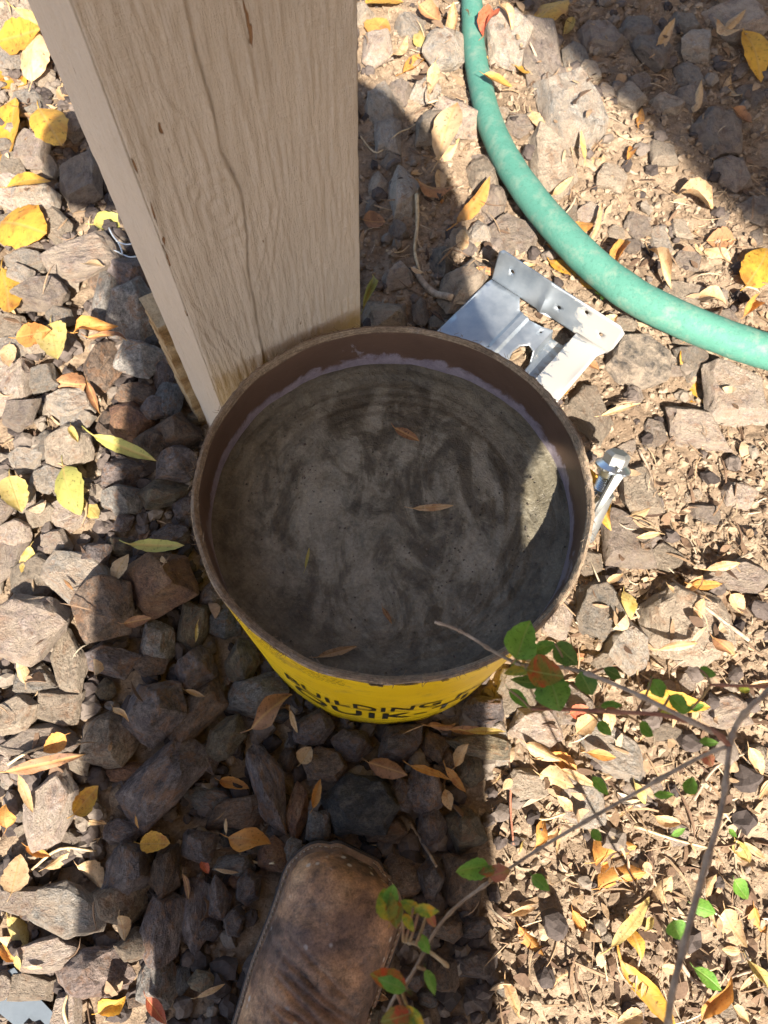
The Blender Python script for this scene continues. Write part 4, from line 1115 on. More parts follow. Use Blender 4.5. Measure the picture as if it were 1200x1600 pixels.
# ------------------------------------------------------------------ leaves
def leaf_mesh(shape, curl, seed):
    r = random.Random(seed * 7 + hash(shape) % 5 if False else seed * 7 + len(shape))
    hw = dict(broad=.30, ovate=.21, willow=.085)[shape]; nx_, ny_ = 12, 6
    V, Fc = [], []
    k1 = r.uniform(-1.0, 1.0) * curl * 1.2; k2 = r.uniform(.2, 1.0) * curl * random.choice((1, 1, -1)); tw = r.uniform(-.8, .8) * curl; bend = r.uniform(-.25, .25)
    for i in range(nx_ + 1):
        t = i / nx_
        if shape == 'broad': wv = math.sin(math.pi * t ** .78) ** .75
        elif shape == 'ovate': wv = math.sin(math.pi * t ** .85) ** .9
        else: wv = math.sin(math.pi * t ** .9) ** .8
        wv = max(wv, .02) * (1 + .05 * math.sin(t * 40 + seed) + .16 * mnoise.noise(Vector((t * 5, seed * 3.3, 0))))
        for j in range(ny_ + 1):
            s = (j / ny_ * 2 - 1); y = s * hw * wv
            z = k2 * (abs(s) ** 1.6) * wv * hw * 1.3 + .02 * curl * math.sin(t * 15 + s * 3 + seed) * abs(s) + k1 * .22 * math.sin(t * math.pi) 
            z += .035 * curl * mnoise.noise(Vector((t * 3, s * 1.5, seed)))
            a = tw * (t - .4); yy, zz = y * math.cos(a) - z * math.sin(a), y * math.sin(a) + z * math.cos(a)
            if k2 * curl > .5: yy *= 1 - .25 * abs(s) * curl
            V.append((t, yy + bend * (t * (t - 1)) * .5 * hw * 4, zz))
    for i in range(nx_):
        for j in range(ny_): a = i * (ny_ + 1) + j; Fc.append((a, a + ny_ + 1, a + ny_ + 2, a + 1))
    mid = ny_ // 2; p0 = Vector(V[mid]); V2, F2 = tube_vf([p0 + Vector((.10, 0, .002)), p0, p0 + Vector((-.10, .02, .01)), p0 + Vector((-.20, .05, .0))], [.006, .010, .009, .008], 5, True, len(V))
    V += V2; Fc += F2
    me = bpy.data.meshes.new('leaf'); me.from_pydata([tuple(v) for v in V], [], Fc); me.update()
    me.polygons.foreach_set('use_smooth', [True] * len(me.polygons)); return me
_lm = {}
def leaf_data(shape, curl, k, mat):
    c = 0 if curl < .35 else 1 if curl < .8 else 2
    key = (shape, c, k, mat.name)
    if key not in _lm:
        k0 = (shape, c, k, None)
        if k0 not in _lm: _lm[k0] = leaf_mesh(shape, (.25, .6, 1.3)[c], k + 10 * c)
        d = _lm[k0].copy(); d.materials.append(mat); _lm[key] = d
    return _lm[key]
HWD = dict(broad=.60, ovate=.42, willow=.17)
leaves = []
def put_leaf(px, py, L, W, ang, c, shape=None, curl=.5, z=None, tilt=None):
    if shape is None: shape = 'willow' if W / L < .34 else 'ovate' if W / L < .62 else 'broad'
    p0 = up(px, py, .02 if z is None else z); zc_ = top_z(p0.x, p0.y, .004)
    if z is None: rr_ = L * .35 * (up(px + 1, py, .02) - up(px, py, .02)).length; zc_ = max([zc_] + [top_z(p0.x + rr_ * q, p0.y + rr_ * w_, .002) - .003 for q, w_ in ((1, 0), (-1, 0), (0, 1), (0, -1))])
    zt_ = (zc_ + .0045 + (.004 if L > 52 else 0)) if z is None else z
    a = R_(ang); dx, dy = math.cos(a), -math.sin(a)
    e = up(px + dx * L / 2, py + dy * L / 2, zt_) - up(px - dx * L / 2, py - dy * L / 2, zt_)
    f = up(px + dy * W / 2, py - dx * W / 2, zt_) - up(px - dy * W / 2, py + dx * W / 2, zt_)
    o = bpy.data.objects.new('leaf' if False else 'fallen_leaf', leaf_data(shape, curl, random.randrange(6), LEAF[c][0]))
    p = up(px, py, zt_); LL = e.length
    o.scale = (LL, f.length / HWD[shape], LL * (.55 if shape == 'willow' else .62))
    yaw = math.atan2(e.y, e.x)
    o.rotation_euler = Euler((R_(random.uniform(-22, 22)), R_(random.uniform(-12, 12)) if tilt is None else R_(tilt), yaw))
    o.location = p - o.rotation_euler.to_matrix() @ Vector((LL * .5, 0, 0)); 
    o.location.z = max(o.location.z, zt_ - LL * .12)
    link(o); leaves.append((o, px, py, L, W, c, shape, curl)); return o
ML = """30 55 72 42 5 Y .3;55 88 66 46 80 T .4;15 120 50 44 -20 Y .5;14 205 90 66 70 Y .3;78 198 90 56 -60 Y .5;60 175 60 44 10 T .6;36 356 82 66 -20 Y .3;8 452 84 52 -75 Y .4;45 288 66 34 15 Y .4;172 346 50 28 20 E .3;84 533 66 52 -75 L .5;52 522 56 34 10 O .5
150 515 70 28 5 O .8;168 530 60 18 -5 B .8;110 598 50 34 -10 B .7;146 622 46 20 -70 B 1.0;195 700 98 20 -20 E .3;112 766 78 56 -70 E .4;142 795 40 24 -50 L .5;24 772 60 44 -70 L .4;245 851 86 20 -3 E .4;190 887 46 28 60 T .3;215 970 44 26 10 B .9
72 1192 118 22 14 B .9;135 1250 56 48 50 Y 1.1;242 1318 46 34 0 Y .4;366 1226 46 30 -15 O .9;390 1314 64 50 -10 O 1.3;495 1240 46 22 75 O 1.0;606 1201 62 30 -18 B .3;672 1207 66 14 -20 O .8;712 1218 50 14 -50 O .7;425 1112 80 46 40 B 1.0
478 1180 30 26 60 T .5;468 1098 46 24 20 B .8;700 1250 34 18 -75 N .4;735 1140 66 14 0 B .5;690 1132 46 12 5 B .6;760 1143 62 12 0 L .2;722 1180 40 20 60 T .7;10 1275 36 40 90 O .8;40 1240 60 16 -70 T .5;25 1365 60 40 80 T .4;60 1330 44 24 -20 O .8
90 1340 50 20 40 T .6;140 1370 50 34 -40 T .7;25 1460 60 30 -60 L .8;15 1490 40 24 -30 O .8;175 1570 46 40 30 Y 1.0;244 1580 52 22 -55 R .2;330 1548 46 10 25 T .2;290 1385 40 12 -75 B .6;320 1355 22 14 -60 R .3;190 1450 40 24 -80 T .7;60 30 70 12 -15 L .4
770 168 44 27 -20 O .7;705 40 60 26 85 T .6;650 98 48 24 35 O .6;765 40 40 28 60 R .7;745 90 40 20 10 O .5;818 105 26 26 0 Y .3;860 20 60 40 30 Y .3;740 312 74 22 50 O .8;680 285 60 22 0 B 1.0;575 455 52 18 75 E .8;585 345 34 22 0 B .5
680 245 84 20 30 T .9;700 205 80 40 70 N .1;905 342 50 46 -20 O .6;1086 316 62 42 -15 T .7;1175 88 72 34 -60 Y .4;1183 416 74 54 60 Y .5;1083 597 72 24 -55 Y .8;1040 515 66 26 -20 Y .7;960 905 30 12 30 T .4;942 795 74 40 -75 Y .9;925 755 54 22 -70 Y .5
980 945 46 28 -80 L .4;1052 1095 118 30 -8 Y .5;962 1335 70 52 20 O .8;972 1376 74 46 20 O .9;985 1440 96 24 52 L .5;1012 1560 140 46 -55 Y .6;990 1470 60 20 -70 Y .6;1150 1450 66 40 -60 T .9;1120 1560 80 36 60 O .6;1185 1530 70 26 -60 L .6
1105 913 52 16 5 O .4;1130 885 50 14 10 T .5;1000 800 30 16 20 T .5;1040 1395 54 30 70 T .8;1190 1440 50 30 -60 O .7;880 605 30 18 70 O .3;930 440 60 14 -20 Y .6;880 420 50 16 -35 Y .7;970 400 50 30 70 O .6;1030 420 70 24 -60 T .9;1110 470 46 34 -20 T .9
1170 480 40 30 60 O 1.0;700 330 40 18 -60 O .7;820 430 44 26 40 T .8;1000 185 30 12 80 O .4;985 240 34 12 70 O .5;880 290 40 10 40 T .5;840 190 44 14 -60 T .7;1090 150 40 14 80 T .5;1040 55 50 16 60 T .5;1160 180 36 26 -30 B .9;930 350 60 12 70 T .6
1150 30 60 12 50 T .5;830 280 60 14 -50 T .6;870 380 30 12 10 O .5;1080 530 30 14 30 T .5;600 5 60 24 10 Y .4;625 70 44 16 60 T .5;1120 400 46 14 -30 T .6;790 30 40 16 -60 T .6;655 60 26 20 80 L .4;590 40 36 30 40 O .5;970 640 60 10 15 T .3
845 1300 46 26 70 O .6;870 1220 56 34 -20 T .7;880 1190 50 40 -30 O .7;850 1175 60 22 -25 T .6;905 1215 60 14 -25 T .4;1000 1240 40 14 -60 L .3;1110 1390 50 20 70 T .7;830 1470 56 24 -50 O .8;800 1560 60 20 -70 T .6;880 1530 46 20 30 T .6
820 1420 50 22 20 T .7;905 1440 40 24 -60 O .6;1160 1330 40 30 -60 L .6;1180 1190 50 36 -60 T .7;1100 1230 44 20 30 O .6;940 1180 46 16 -10 O .5;905 1110 30 24 20 R .4;1060 1010 60 14 10 T .5;1130 1010 44 24 -40 B .7;905 1030 46 20 10 B .5"""
for ln in ML.replace('\n', ';').split(';'):
    a = ln.split()
    if a[5] == 'N': a[5] = 'T'
    put_leaf(float(a[0]), float(a[1]), float(a[2]) * 1.04, float(a[3]) * 1.04, float(a[4]), a[5], None, float(a[6]) + .25)
# the leaf lying over the hose sits on top of it
leaves_on = [l for l in leaves if (l[1], l[2]) == (770, 168)]
for l in leaves_on: l[0].location.z += .038
# leaves inside the tube, on the concrete
INT = []
for a in ((677, 792, 64, 11, 4, 'T', .25), (636, 679, 44, 14, -28, 'B', .5), (527, 1018, 64, 13, 16, 'T', .7), (605, 962, 30, 8, -60, 'B', .8), (480, 872, 34, 5, 80, 'E', .5)):
    l = put_leaf(*a[:5], a[5], None, a[6], z=ZC + .003, tilt=0); l.rotation_euler.x = R_(6); INT.append(l)
# small ones filled in where the photo shows leaf litter
k = 0
while k < 92:
    px, py = random.uniform(0, 1200), random.uniform(0, 1600)
    wgt = wchip(px, py) * (1.3 if px < 150 else .8) if not (px > 960 and py < 250) else .3
    if 160 < px < 770 and py > 450: wgt = .12
    if random.random() > wgt: continue
    p = up(px, py, .02)
    if blocked(p.x, p.y, .0): continue
    L = random.uniform(20, 46); sh = random.choice(('willow', 'willow', 'ovate', 'ovate', 'broad'))
    put_leaf(px, py, L, L * (dict(willow=.25, ovate=.45, broad=.7)[sh]), random.uniform(-180, 180), random.choice('TTTTTTTOLB'), sh, random.uniform(.3, 1.2)); k += 1
print('leaves', len(leaves))

# ------------------------------------------------------------------ the photographer: boots, jeans, jacket
person = empty('person', (-.02, -.35, 0))
tag(person, 'person in jeans and jacket leaning over the tube, worn brown leather boot showing', 'person')
PO = Vector(person.location)
def hwid(t):
    b = hwid0(t)
    return min(b, .0478 * (1 - (1 - min(max(t, 0), .05) / .05) ** 2.9) ** (1 / 2.3) + .004) if t < .05 else b
def hwid0(t):   # half width of the boot along its length (m from the toe)
    return float(np.interp(t, [0, .003, .009, .018, .032, .06, .10, .14, .19, .24, .28, .295, .30], [.05, .05, .05, .05, .05, .0485, .0485, .043, .037, .034, .030, .018, .006]))
def hwid_smooth(t): return .955 * (hwid(t - .004) + hwid(t) + hwid(t + .004)) / 3
def topz(t):
    return float(np.interp(t, [0, .004, .012, .03, .06, .09, .12, .15, .18, .21, .30], [.036, .050, .062, .070, .073, .073, .079, .093, .110, .125, .125]))
def boot(T0, ang, lab):
    d = Vector((math.cos(ang), math.sin(ang), 0)); nrm = Vector((d.y, -d.x, 0)) * -1   # d: toe -> heel
    W = lambda t, s, z: T0 + d * t + nrm * (s + .006 * math.sin(min(t, .3) / .3 * math.pi)) + Vector((0, 0, z)) - PO
    b = empty('boot', (0, 0, 0)); b.parent = person
    if lab: b['label'] = lab
    ts = [0, .0004, .001, .002, .0035, .0055, .008, .011, .0145, .0185, .023, .028, .034] + list(np.arange(.040, .150, .0010)) + list(np.arange(.152, .30, .005)) + [.30]
    nk = 132
    V, Fc = [], []
    for t in ts:
        hw = hwid_smooth(t); tz = (topz(t - .003) + topz(t) + topz(t + .003)) / 3; zb = .019
        for k in range(nk):
            a = 2 * math.pi * k / nk; c, s = math.cos(a), math.sin(a)
            e1 = 1.0
            x = hw * math.copysign(abs(c) ** .96, c); q = math.copysign(abs(s) ** e1, s)
            zc = zb + (tz - zb) * .30
            z = zc + (tz - zc) * q if s > 0 else zc + (zc - zb) * q
            if s > .15:
                cr = 0
                for (tc, sl, amp) in ((.083, .25, .0018), (.090, .20, .0024), (.097, .28, .0020), (.105, .15, .0026), (.113, .22, .0018), (.122, .1, .0022), (.072, .35, .0010)):
                    cr -= 1.7 * amp * math.exp(-((t - tc - sl * x + .0025 * mnoise.noise(Vector((x * 60, tc * 99, 0)))) / .0019) ** 2) * math.exp(-(x / (.036)) ** 2 * 1.2)
                z += cr + .0022 * mnoise.noise(Vector((t * 45, x * 45, 1))) + .0006 * mnoise.noise(Vector((t * 160, x * 160, 1)))
                # stitched seam ridge running back from the toe along the outer side
                sd = x + hw * .66 - max(0, .035 - t) * .2
                z += -.0010 * math.exp(-(sd / .0011) ** 2) * (t > .02) + .0006 * math.exp(-((sd - .0025) / .0015) ** 2) * (t > .02)
            V.append(W(t, x, z))
    for i in range(len(ts) - 1):
        for k in range(nk): Fc.append((i * nk + k, i * nk + (k + 1) % nk, (i + 1) * nk + (k + 1) % nk, (i + 1) * nk + k))
    Fc.append(tuple(range(nk))[::-1]); Fc.append(tuple((len(ts) - 1) * nk + k for k in range(nk)))
    mesh('boot_upper', V, Fc, M_LEATH, b, sharp=60)
    def outline(extra):
        L = []
        tt = [0, .0002, .0005, .001, .0016, .0024, .0034, .0046, .006, .0076, .0094, .0115, .014, .017, .020, .024, .028, .033, .038, .044] + list(np.arange(.05, .29, .008)) + [.292, .298, .30]
        for sgn in (1, -1):
            rngt = tt if sgn == 1 else tt[::-1]
            for t in rngt: L.append((t - extra * max(0, 1 - t / .02) if t < .02 else t + (extra if t > .29 else 0), sgn * (hwid_smooth(t) + extra * (1 if t > .004 else .7))))
        return L
    def layer(name, extra, z0, z1, mat, rib=0):
        L = outline(extra); n = len(L); V = []; Fc = []
        C_ = [W(.15, 0, z0), W(.15, 0, z1)]
        for z, e in ((z0, -.001), (z0 + .001, 0), (z1 - .001, 0), (z1, -.0012)):
            for (t, s) in L:
                k = 1 + e / .045; V.append(W(.15 + (t - .15) * (1 + e / .15), s * k, z))
        for j in range(3):
            for i in range(n): Fc.append((j * n + i, (j + 1) * n + i, (j + 1) * n + (i + 1) % n, j * n + (i + 1) % n))
        V += C_; Fc += [(4 * n, i, (i + 1) % n) for i in range(n)] + [(4 * n + 1, 3 * n + (i + 1) % n, 3 * n + i) for i in range(n)]
        bm = bmesh.new(); vs = [bm.verts.new(v) for v in V]; [bm.faces.new([vs[q] for q in f]) for f in Fc]; bmesh.ops.recalc_face_normals(bm, faces=bm.faces)
        return from_bm(name, bm, mat, b, sharp=50)
    layer('sole', .0065, .0, .0165, M_SOLE); layer('welt', .0050, .0168, .0215, M_WELT)
    # thread stitches along the welt
    L = outline(.0030); pts = [W(t, s, .0222) for t, s in L]
    acc = []; 
    for i in range(len(pts) - 1):
        seg = pts[i + 1] - pts[i]; m_ = max(1, int(seg.length / .0035))
        for q in range(m_): acc.append((pts[i] + seg * (q + .15) / m_, pts[i] + seg * (q + .75) / m_))
    VV, FF = [], []
    for p, q in acc:
        v, f = tube_vf([p, (p + q) / 2 + Vector((0, 0, .0007)), q], [.0004, .0007, .0004], 5, True, len(VV)); VV += v; FF += f
    mesh('stitching', VV, FF, M_STITCH, b)
    # shaft
    P = [W(.215, 0, .06), W(.235, 0, .12), W(.235, 0, .2), W(.235, 0, .30)]
    V, Fc = tube_vf(P, [.045, .050, .052, .056], 28); mesh('boot_shaft', V, Fc, M_LEATH, b)
    return b
boot(Vector((-.007, -.050, .006)), math.atan2(-.917, -.40), 'scuffed brown leather boot toe with stitched welt')
boot(Vector((.085, -.29, .006)), math.atan2(-.97, -.10), None)

def skin(name, verts, edges, radii, mat, parent, root=0, sub=2):
    me = bpy.data.meshes.new(name); me.from_pydata([tuple(Vector(v) - PO) for v in verts], edges, []); me.update(); me.materials.append(mat)
    o = link(bpy.data.objects.new(name, me), parent)
    sk = o.modifiers.new('skin', 'SKIN'); sk.use_smooth_shade = True
    ly = me.skin_vertices[0] if me.skin_vertices else None
    if ly is None:
        bm = bmesh.new(); bm.from_mesh(me); bm.verts.layers.skin.verify(); bm.to_mesh(me); bm.free(); ly = me.skin_vertices[0]
    for i, r in enumerate(radii):
        ly.data[i].radius = r if hasattr(r, '__len__') else (r, r); ly.data[i].use_root = (i == root)
    s2 = o.modifiers.new('sub', 'SUBSURF'); s2.levels = sub; s2.render_levels = sub
    return o
M_SKIN = m_simple('skin', (.50, .30, .22), .5, 0, .08, 60); M_DENIM = m_simple('denim', (.035, .05, .085), .9, 0, .25, 900, .0006)
M_JACK = m_simple('canvas_jacket', (.045, .04, .036), .9, 0, .15, 700, .0006); M_CAP = m_simple('cap_cloth', (.05, .055, .06), .9, 0, .1)
J = dict(pel=(.00, -.55, .74), spine=(.02, -.46, .88), chest=(.015, -.33, .98), neck=(.005, -.235, 1.075), hd1=(.005, -.175, 1.115), hd2=(.005, -.12, 1.145), hd3=(.005, -.075, 1.165),
         lsh=(-.165, -.29, 1.00), lel=(-.285, -.16, .845), lwr=(-.115, -.055, .74), rsh=(.145, -.31, .975), rel=(.165, -.22, .80), rwr=(.125, -.075, .735),
         lhp=(-.085, -.55, .70), lkn=(-.045, -.40, .42), lan=(-.105, -.255, .13), lto=(-.095, -.235, .05), rhp=(.09, -.55, .70), rkn=(.068, -.44, .43), ran=(.065, -.50, .13), rto=(.085, -.44, .05))
names = list(J); V = [J[k] for k in names]; ix = {k: i for i, k in enumerate(names)}
E_ = [('pel', 'spine'), ('spine', 'chest'), ('chest', 'neck'), ('neck', 'hd1'), ('hd1', 'hd2'), ('hd2', 'hd3'), ('chest', 'lsh'), ('lsh', 'lel'), ('lel', 'lwr'), ('chest', 'rsh'), ('rsh', 'rel'), ('rel', 'rwr'),
      ('pel', 'lhp'), ('lhp', 'lkn'), ('lkn', 'lan'), ('lan', 'lto'), ('pel', 'rhp'), ('rhp', 'rkn'), ('rkn', 'ran'), ('ran', 'rto')]
E_ = [(ix[a], ix[b]) for a, b in E_]
rad = dict(pel=.12, spine=.11, chest=.115, neck=.055, hd1=.07, hd2=.092, hd3=.075, lsh=.055, lel=.042, lwr=.028, rsh=.055, rel=.042, rwr=.028, lhp=.08, lkn=.058, lan=.038, lto=.022, rhp=.08, rkn=.058, ran=.038, rto=.022)
Rd = [rad[k] for k in names]
for side, sg in (('lwr', -1), ('rwr', 1)):       # palm and five fingers closing on the phone
    wr = Vector(J[side]); palm = Vector((sg * .082, -.030, .705)); bi = len(V); V.append(tuple(palm)); Rd.append((.028, .014)); E_.append((ix[side], bi))
    for q in range(4):
        b0 = palm + Vector((-sg * .012, .030 - q * .018, .004)); ln = (.022, .026, .024, .018)[q]
        p1 = b0 + Vector((-sg * ln * .6, .008 - q * .004, -.012)); p2 = p1 + Vector((-sg * ln * .7, .003, .003)); p3 = p2 + Vector((-sg * ln * .4, 0, .006))
        i0 = len(V); V += [tuple(p1), tuple(p2), tuple(p3)]; Rd += [.0088, .0080, .0070]; E_ += [(bi, i0), (i0, i0 + 1), (i0 + 1, i0 + 2)]
    t1 = palm + Vector((-sg * .006, -.028, .012)); t2 = t1 + Vector((-sg * .022, .012, .008)); i0 = len(V); V += [tuple(t1), tuple(t2)]; Rd += [.0105, .009]; E_ += [(bi, i0), (i0, i0 + 1)]
hN = Vector(J['hd2']); i0 = len(V); V += [tuple(hN + Vector((0, .05, -.075))), tuple(hN + Vector((0, .075, -.095)))]; Rd += [.022, .012]; E_ += [(ix['hd2'], i0), (i0, i0 + 1)]   # nose
skin('body', V, E_, Rd, M_SKIN, person, ix['pel'])
def sub(keys, edges, radii, name, mat, root):
    ii = {k: i for i, k in enumerate(keys)}
    skin(name, [J[k] if k in J else k for k in keys], [(ii[a], ii[b]) for a, b in edges], radii, mat, person, ii[root])
J['lcuff'] = (-.098, -.265, .125); J['rcuff'] = (.065, -.51, .10)
sub(['pel', 'spine', 'lhp', 'lkn', 'lcuff', 'rhp', 'rkn', 'rcuff'], [('pel', 'spine'), ('pel', 'lhp'), ('lhp', 'lkn'), ('lkn', 'lcuff'), ('pel', 'rhp'), ('rhp', 'rkn'), ('rkn', 'rcuff')], [.15, .13, .11, .085, .058, .11, .088, .070], 'jeans', M_DENIM, 'pel')
J['hem'] = (.0, -.535, .70); J['lcf'] = (-.125, -.06, .745); J['rcf'] = (.135, -.08, .74)
sub(['hem', 'pel', 'spine', 'chest', 'neck', 'lsh', 'lel', 'lcf', 'rsh', 'rel', 'rcf'], [('hem', 'pel'), ('pel', 'spine'), ('spine', 'chest'), ('chest', 'neck'), ('chest', 'lsh'), ('lsh', 'lel'), ('lel', 'lcf'), ('chest', 'rsh'), ('rsh', 'rel'), ('rel', 'rcf')],
    [.175, .172, .182, .15, .07, .088, .068, .045, .078, .056, .040], 'jacket', M_JACK, 'pel')
J['cap1'] = (.005, -.15, 1.175); J['cap2'] = (.005, -.09, 1.205)
sub(['hd2', 'cap1', 'cap2'], [('cap1', 'hd2'), ('cap1', 'cap2')], [.085, .090, .07], 'cap', M_CAP, 'cap1')
for s in (-1, 1):     # eyes and ears
    bm = bmesh.new(); bmesh.ops.create_uvsphere(bm, u_segments=12, v_segments=8, radius=.012); o = from_bm('eye', bm, m_simple('eye_white', (.7, .7, .68), .2, 0, .02), person); o.location = hN + Vector((s * .032, .035, -.072)) - PO
    bm = bmesh.new(); bmesh.ops.create_uvsphere(bm, u_segments=12, v_segments=8, radius=.028); o = from_bm('ear', bm, M_SKIN, person); o.scale = (.35, .8, 1); o.location = hN + Vector((s * .088, -.01, -.01)) - PO
# the phone in the hands, just behind the lens
bm = bmesh.new(); bmesh.ops.create_cube(bm, size=1.0)
for v in bm.verts: v.co = Vector((v.co.x * .155, v.co.y * .074, v.co.z * .008))
bmesh.ops.bevel(bm, geom=list(bm.edges), offset=.0035, segments=2, affect='EDGES')
ph = from_bm('phone', bm, m_simple('phone_glass', (.03, .03, .035), .15, 0, .05)); ph.matrix_world = M4 @ Matrix.Translation((.0, -.0, .0095))
tag(ph, 'black phone held in both hands above the tube', 'phone')

# ------------------------------------------------------------------ the bush reaching in from the right
bush = empty('shrub', up(1230, 1750, 0)[:]); BO = Vector(bush.location)
tag(bush, 'leafy shrub reaching in at right, small green leaves on thin twigs', 'shrub')
BPTS = []
def br(P, r0, r1, mat=None, name='branch'):
    pts = spline([up(a, b, c) - BO for a, b, c in P], 6); m_ = len(pts)
    BPTS.extend(pts)
    V, Fc = tube_vf(pts, [(r0 + (r1 - r0) * i / (m_ - 1)) * (1 + (.5 if i % 7 == 3 else 0)) * (1 + .15 * mnoise.noise(Vector((i * .7, r0 * 777, 0)))) for i in range(m_)], 8)
    return mesh(name, V, Fc, mat or M_TWIG, bush)
br([(1230, 1750, 0.0), (1130, 1720, .16), (1060, 1650, .32), (1045, 1590, .40), (1068, 1480, .41), (1100, 1360, .41), (1128, 1260, .41), (1140, 1165, .41)], .0012, .0009)
br([(1140, 1165, .41), (1150, 1135, .41), (1172, 1105, .42), (1205, 1075, .42), (1260, 1000, .42)], .0011, .0008)
br([(1140, 1165, .41), (1090, 1185, .40), (1000, 1235, .38), (900, 1292, .36), (840, 1328, .35), (765, 1378, .36), (715, 1415, .36), (680, 1455, .37), (645, 1520, .38), (610, 1570, .38), (590, 1640, .38)], .0007, .0005)
br([(1140, 1165, .41), (1110, 1140, .41), (1040, 1118, .40), (950, 1112, .38), (880, 1108, .37), (830, 1108, .37)], .0010, .0006, M_REDTWIG)
br([(1115, 1145, .41), (1050, 1112, .41), (980, 1078, .40), (910, 1050, .39), (860, 1040, .38), (815, 1038, .38), (775, 1020, .38), (735, 995, .37), (705, 980, .37), (679, 972, .37)], .0009, .0006, M_TWIG)
br([(1230, 1075, .42), (1170, 1072, .40), (1110, 1070, .39)], .0007, .0005, M_REDTWIG)
br([(630, 1470, .375), (650, 1475, .375), (675, 1490, .375), (700, 1510, .37)], .0007, .0006, M_STRAW)
def gleaf(px, py, L, W, ang, c, z=.385, curl=.4, k=None):
    shape = 'ovate' if W / L < .6 else 'broad'
    a = R_(ang); dx, dy = math.cos(a), -math.sin(a)
    e = up(px + dx * L / 2, py + dy * L / 2, z) - up(px - dx * L / 2, py - dy * L / 2, z)
    f = up(px + dy * W / 2, py - dx * W / 2, z) - up(px - dy * W / 2, py + dx * W / 2, z)
    o = bpy.data.objects.new('leaf', leaf_data(shape, curl, random.randrange(6) if k is None else k, GL[c]))
    o.scale = (e.length, f.length / HWD[shape], e.length * .6)
    o.rotation_euler = Euler((R_(random.uniform(-20, 20)), R_(random.uniform(-14, 14)), math.atan2(e.y, e.x)))
    o.location = up(px, py, z) - o.rotation_euler.to_matrix() @ Vector((e.length * .5, 0, 0)) - BO
    tip = o.location.copy(); q = min(BPTS, key=lambda b: (b - tip).length)
    if .002 < (q - tip).length < .022:
        V, Fc = tube_vf(spline([q, (q + tip) / 2 + Vector((0, 0, .002)), tip], 3), [.0006, .0006, .0005, .0005, .0005, .0005, .0004], 6); mesh('petiole', V, Fc, M_PET, bush)
    return link(o, bush)
M_PET = m_twig('petiole', (.22, .10, .06), (.30, .22, .10))
for a in ((818, 1000, 66, 56, 70, 'g'), (852, 1052, 60, 50, -10, 'r', .39), (885, 1022, 50, 34, -40, 'd', .39), (866, 1084, 58, 56, -70, 'g', .375), (916, 1068, 42, 34, -60, 'd', .39), (822, 1064, 52, 24, 175, 'd', .375), (811, 1092, 46, 20, -40, 'g', .365),
          (850, 1012, 40, 24, 20, 'g', .37), (812, 1046, 52, 20, 195, 'y', .365), (838, 1028, 34, 22, 10, 'y', .37), (957, 1052, 34, 18, -25, 'd'), (1027, 1076, 34, 26, -60, 'g'), (955, 1103, 34, 15, 5, 'g', .37), (945, 1138, 30, 20, -50, 'g', .36), (1010, 1140, 32, 22, -40, 'g', .37),
          (1060, 1100, 40, 24, -40, 'g', .39), (1040, 1110, 30, 14, -30, 'y', .37), (1106, 1050, 28, 18, -20, 'g'), (1163, 1078, 18, 14, 0, 'y'), (1108, 1160, 30, 15, -5, 'g', .38), (1106, 1186, 28, 26, -60, 'p', .38), (1078, 1227, 30, 24, 60, 'g', .37), (1037, 1242, 32, 14, 0, 'g', .35), (938, 1228, 38, 20, -50, 'g', .33),
          (932, 1305, 24, 16, -50, 'g', .3), (845, 1380, 38, 22, -40, 'g', .33), (738, 1357, 54, 36, 190, 'g', .37), (781, 1364, 34, 32, 20, 'p', .37), (604, 1413, 52, 36, 100, 'y', .40), (616, 1428, 46, 28, -80, 'r', .40), (640, 1415, 34, 22, 150, 'y', .39), (666, 1421, 42, 22, -10, 'y', .39), (638, 1442, 34, 16, -60, 'y', .39), (612, 1398, 34, 26, 80, 'g', .40),
          (674, 1438, 28, 16, -60, 'p', .38), (664, 1475, 34, 18, -65, 'g', .38), (672, 1535, 44, 18, -70, 'g', .38), (606, 1532, 60, 36, 160, 'r', .39), (612, 1538, 48, 26, 160, 'g', .395), (618, 1590, 50, 40, 200, 'r', .39), (650, 1588, 46, 24, -50, 'y', .39), (640, 1600, 40, 24, -70, 'y', .39), (760, 1362, 30, 18, 200, 'r', .37),
          (1158, 1390, 38, 26, -55, 'g', .3), (1100, 1420, 40, 28, -20, 'g', .3), (1057, 1454, 34, 32, -60, 'g', .32), (1106, 1530, 54, 24, -40, 'g', .28), (1070, 1108, 26, 16, 10, 'g', .37), (1090, 1105, 22, 14, 20, 'g', .37), (955, 1110, 20, 12, 20, 'p', .38), (1145, 1302, 18, 10, -50, 'g', .3), (1060, 1300, 24, 12, 30, 'g', .3)):
    gleaf(*a[:6], z=a[6] if len(a) > 6 else .385)
for P, h in (([(930, 475, .02), (945, 468, .03)], 1), ([(615, 165, .02), (620, 140, .03)], 1)): pass
# a tiny green weed by the hose
weed = empty('weed', up(940, 465, .012)[:]); tag(weed, 'tiny green weed sprouting between bracket and hose', 'weed')
for a_, L_ in ((20, .016), (75, .014), (140, .017), (190, .013), (250, .015), (310, .016), (350, .02)):
    o = bpy.data.objects.new('leaf', leaf_data('ovate', .4, 1, GL['g'])); o.scale = (L_, L_ * .8, L_ * .6); o.rotation_euler = (0, R_(-18), R_(a_)); o.location = (0, 0, .008); link(o, weed)
V, Fc = tube_vf([(0, 0, -.01), (0, 0, .01)], .0007, 6); mesh('stem', V, Fc, M_HOSE, weed)

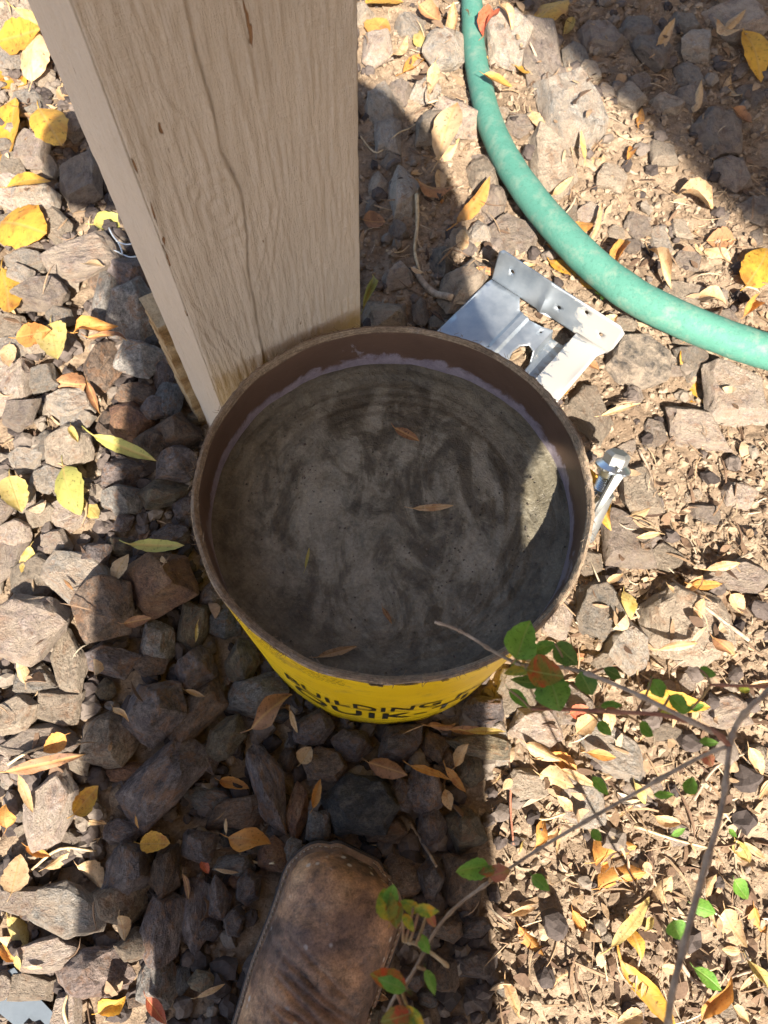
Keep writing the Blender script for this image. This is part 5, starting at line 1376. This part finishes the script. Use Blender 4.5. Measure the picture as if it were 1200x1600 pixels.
# ------------------------------------------------------------------ say which stone or leaf is which
LM = [('yellow tube', 612, 800), ('boot toe', 530, 1400), ('green hose', 850, 330), ('steel bracket', 830, 510), ('hex bolt', 960, 735), ('big black rock', 563, 1257), ('rust red rock', 250, 910), ('post', 330, 300),
      ('twig fork', 1140, 1165), ('upper right corner', 1100, 60), ('bottom left corner', 40, 1590), ('bottom right corner', 1160, 1570), ('upper left corner', 20, 20), ('left edge', 5, 700), ('right edge', 1195, 800), ('long diagonal rock', 250, 1222), ('large tan stone', 1080, 975)]
ORD = ['nearest to', 'second from', 'third from', 'fourth from', 'fifth from', 'sixth from', 'seventh from', 'eighth from', 'ninth from', 'tenth from', 'eleventh from', 'twelfth from', 'thirteenth from', 'fourteenth from', 'fifteenth from', 'sixteenth from', 'seventeenth from', 'eighteenth from', 'nineteenth from', 'twentieth from', 'twenty-first from', 'twenty-second from', 'twenty-third from']
def where(px, py, own=None):
    best = min((l for l in LM if own is None or l[0] != own), key=lambda l: (l[1] - px) ** 2 + (l[2] - py) ** 2)
    dx, dy = px - best[1], -(py - best[2]); a = math.degrees(math.atan2(dy, dx)) % 360
    d = ['to the right of', 'above and right of', 'above', 'above and left of', 'to the left of', 'below and left of', 'below', 'below and right of'][int(((a + 22.5) % 360) // 45)]
    return best[0], d, math.hypot(dx, dy)
pool = {}
for r in rocks:
    px, py, s, c, flat, o, asp = r[6:13]
    if (px, py) == (563, 1257): tag(o, 'big black lumpy rock with pale crust just above the boot toe', 'rock', 'rocks on the ground'); continue
    if (px, py) == (250, 910): tag(o, 'large rust red angular rock left of the tube', 'rock', 'rocks on the ground'); continue
    if (px, py) == (250, 1222): tag(o, 'long purplish brown rock lying diagonally below left of the tube', 'rock', 'rocks on the ground'); continue
    if (px, py) == (1080, 975): tag(o, 'large flat tan stone in the soil right of the tube', 'rock', 'rocks on the ground'); continue
    size = 'small' if s < 42 else 'middling' if s < 66 else 'large'
    shp = 'flat' if flat else 'long' if max(asp, 1 / asp) > 1.6 else 'angular'
    lm, d, dist = where(px, py)
    pool.setdefault((f'{size} {shp} {ROCK[c][1]} rock', d, lm), []).append((dist, o))
for (txt, d, lm), L in pool.items():
    for k, (dist, o) in enumerate(sorted(L, key=lambda q: q[0])):
        tag(o, f'{txt} {d} the {lm}' + ('' if len(L) == 1 else f', {ORD[k]} it'), 'rock', 'rocks on the ground')
pool = {}
for o, px, py, L_, W_, c, shape, curl in leaves:
    size = 'tiny' if L_ < 34 else 'small' if L_ < 50 else 'large'
    if o in INT:
        tag(o, f'{LEAF[c][1]} leaf lying on the grey concrete inside the tube, {dict(((677, "right of centre"), (636, "towards the post"), (527, "towards the boot"), (605, "a crumb below centre"), (480, "thin and upright at left")))[px]}', 'leaf', 'fallen leaves'); continue
    if (px, py) == (770, 168): tag(o, 'orange pointed leaf lying across the green hose', 'leaf', 'fallen leaves'); continue
    shp = dict(willow='narrow', ovate='pointed', broad='broad')[shape] + (' curled' if curl > .8 else '')
    lm, d, dist = where(px, py)
    pool.setdefault((f'{size} {shp} {LEAF[c][1]} leaf', d, lm), []).append((dist, o))
for (txt, d, lm), L in pool.items():
    for k, (dist, o) in enumerate(sorted(L, key=lambda q: q[0])):
        tag(o, f'{txt} {d} the {lm}' + ('' if len(L) == 1 else f', {ORD[k]} it'), 'leaf', 'fallen leaves')
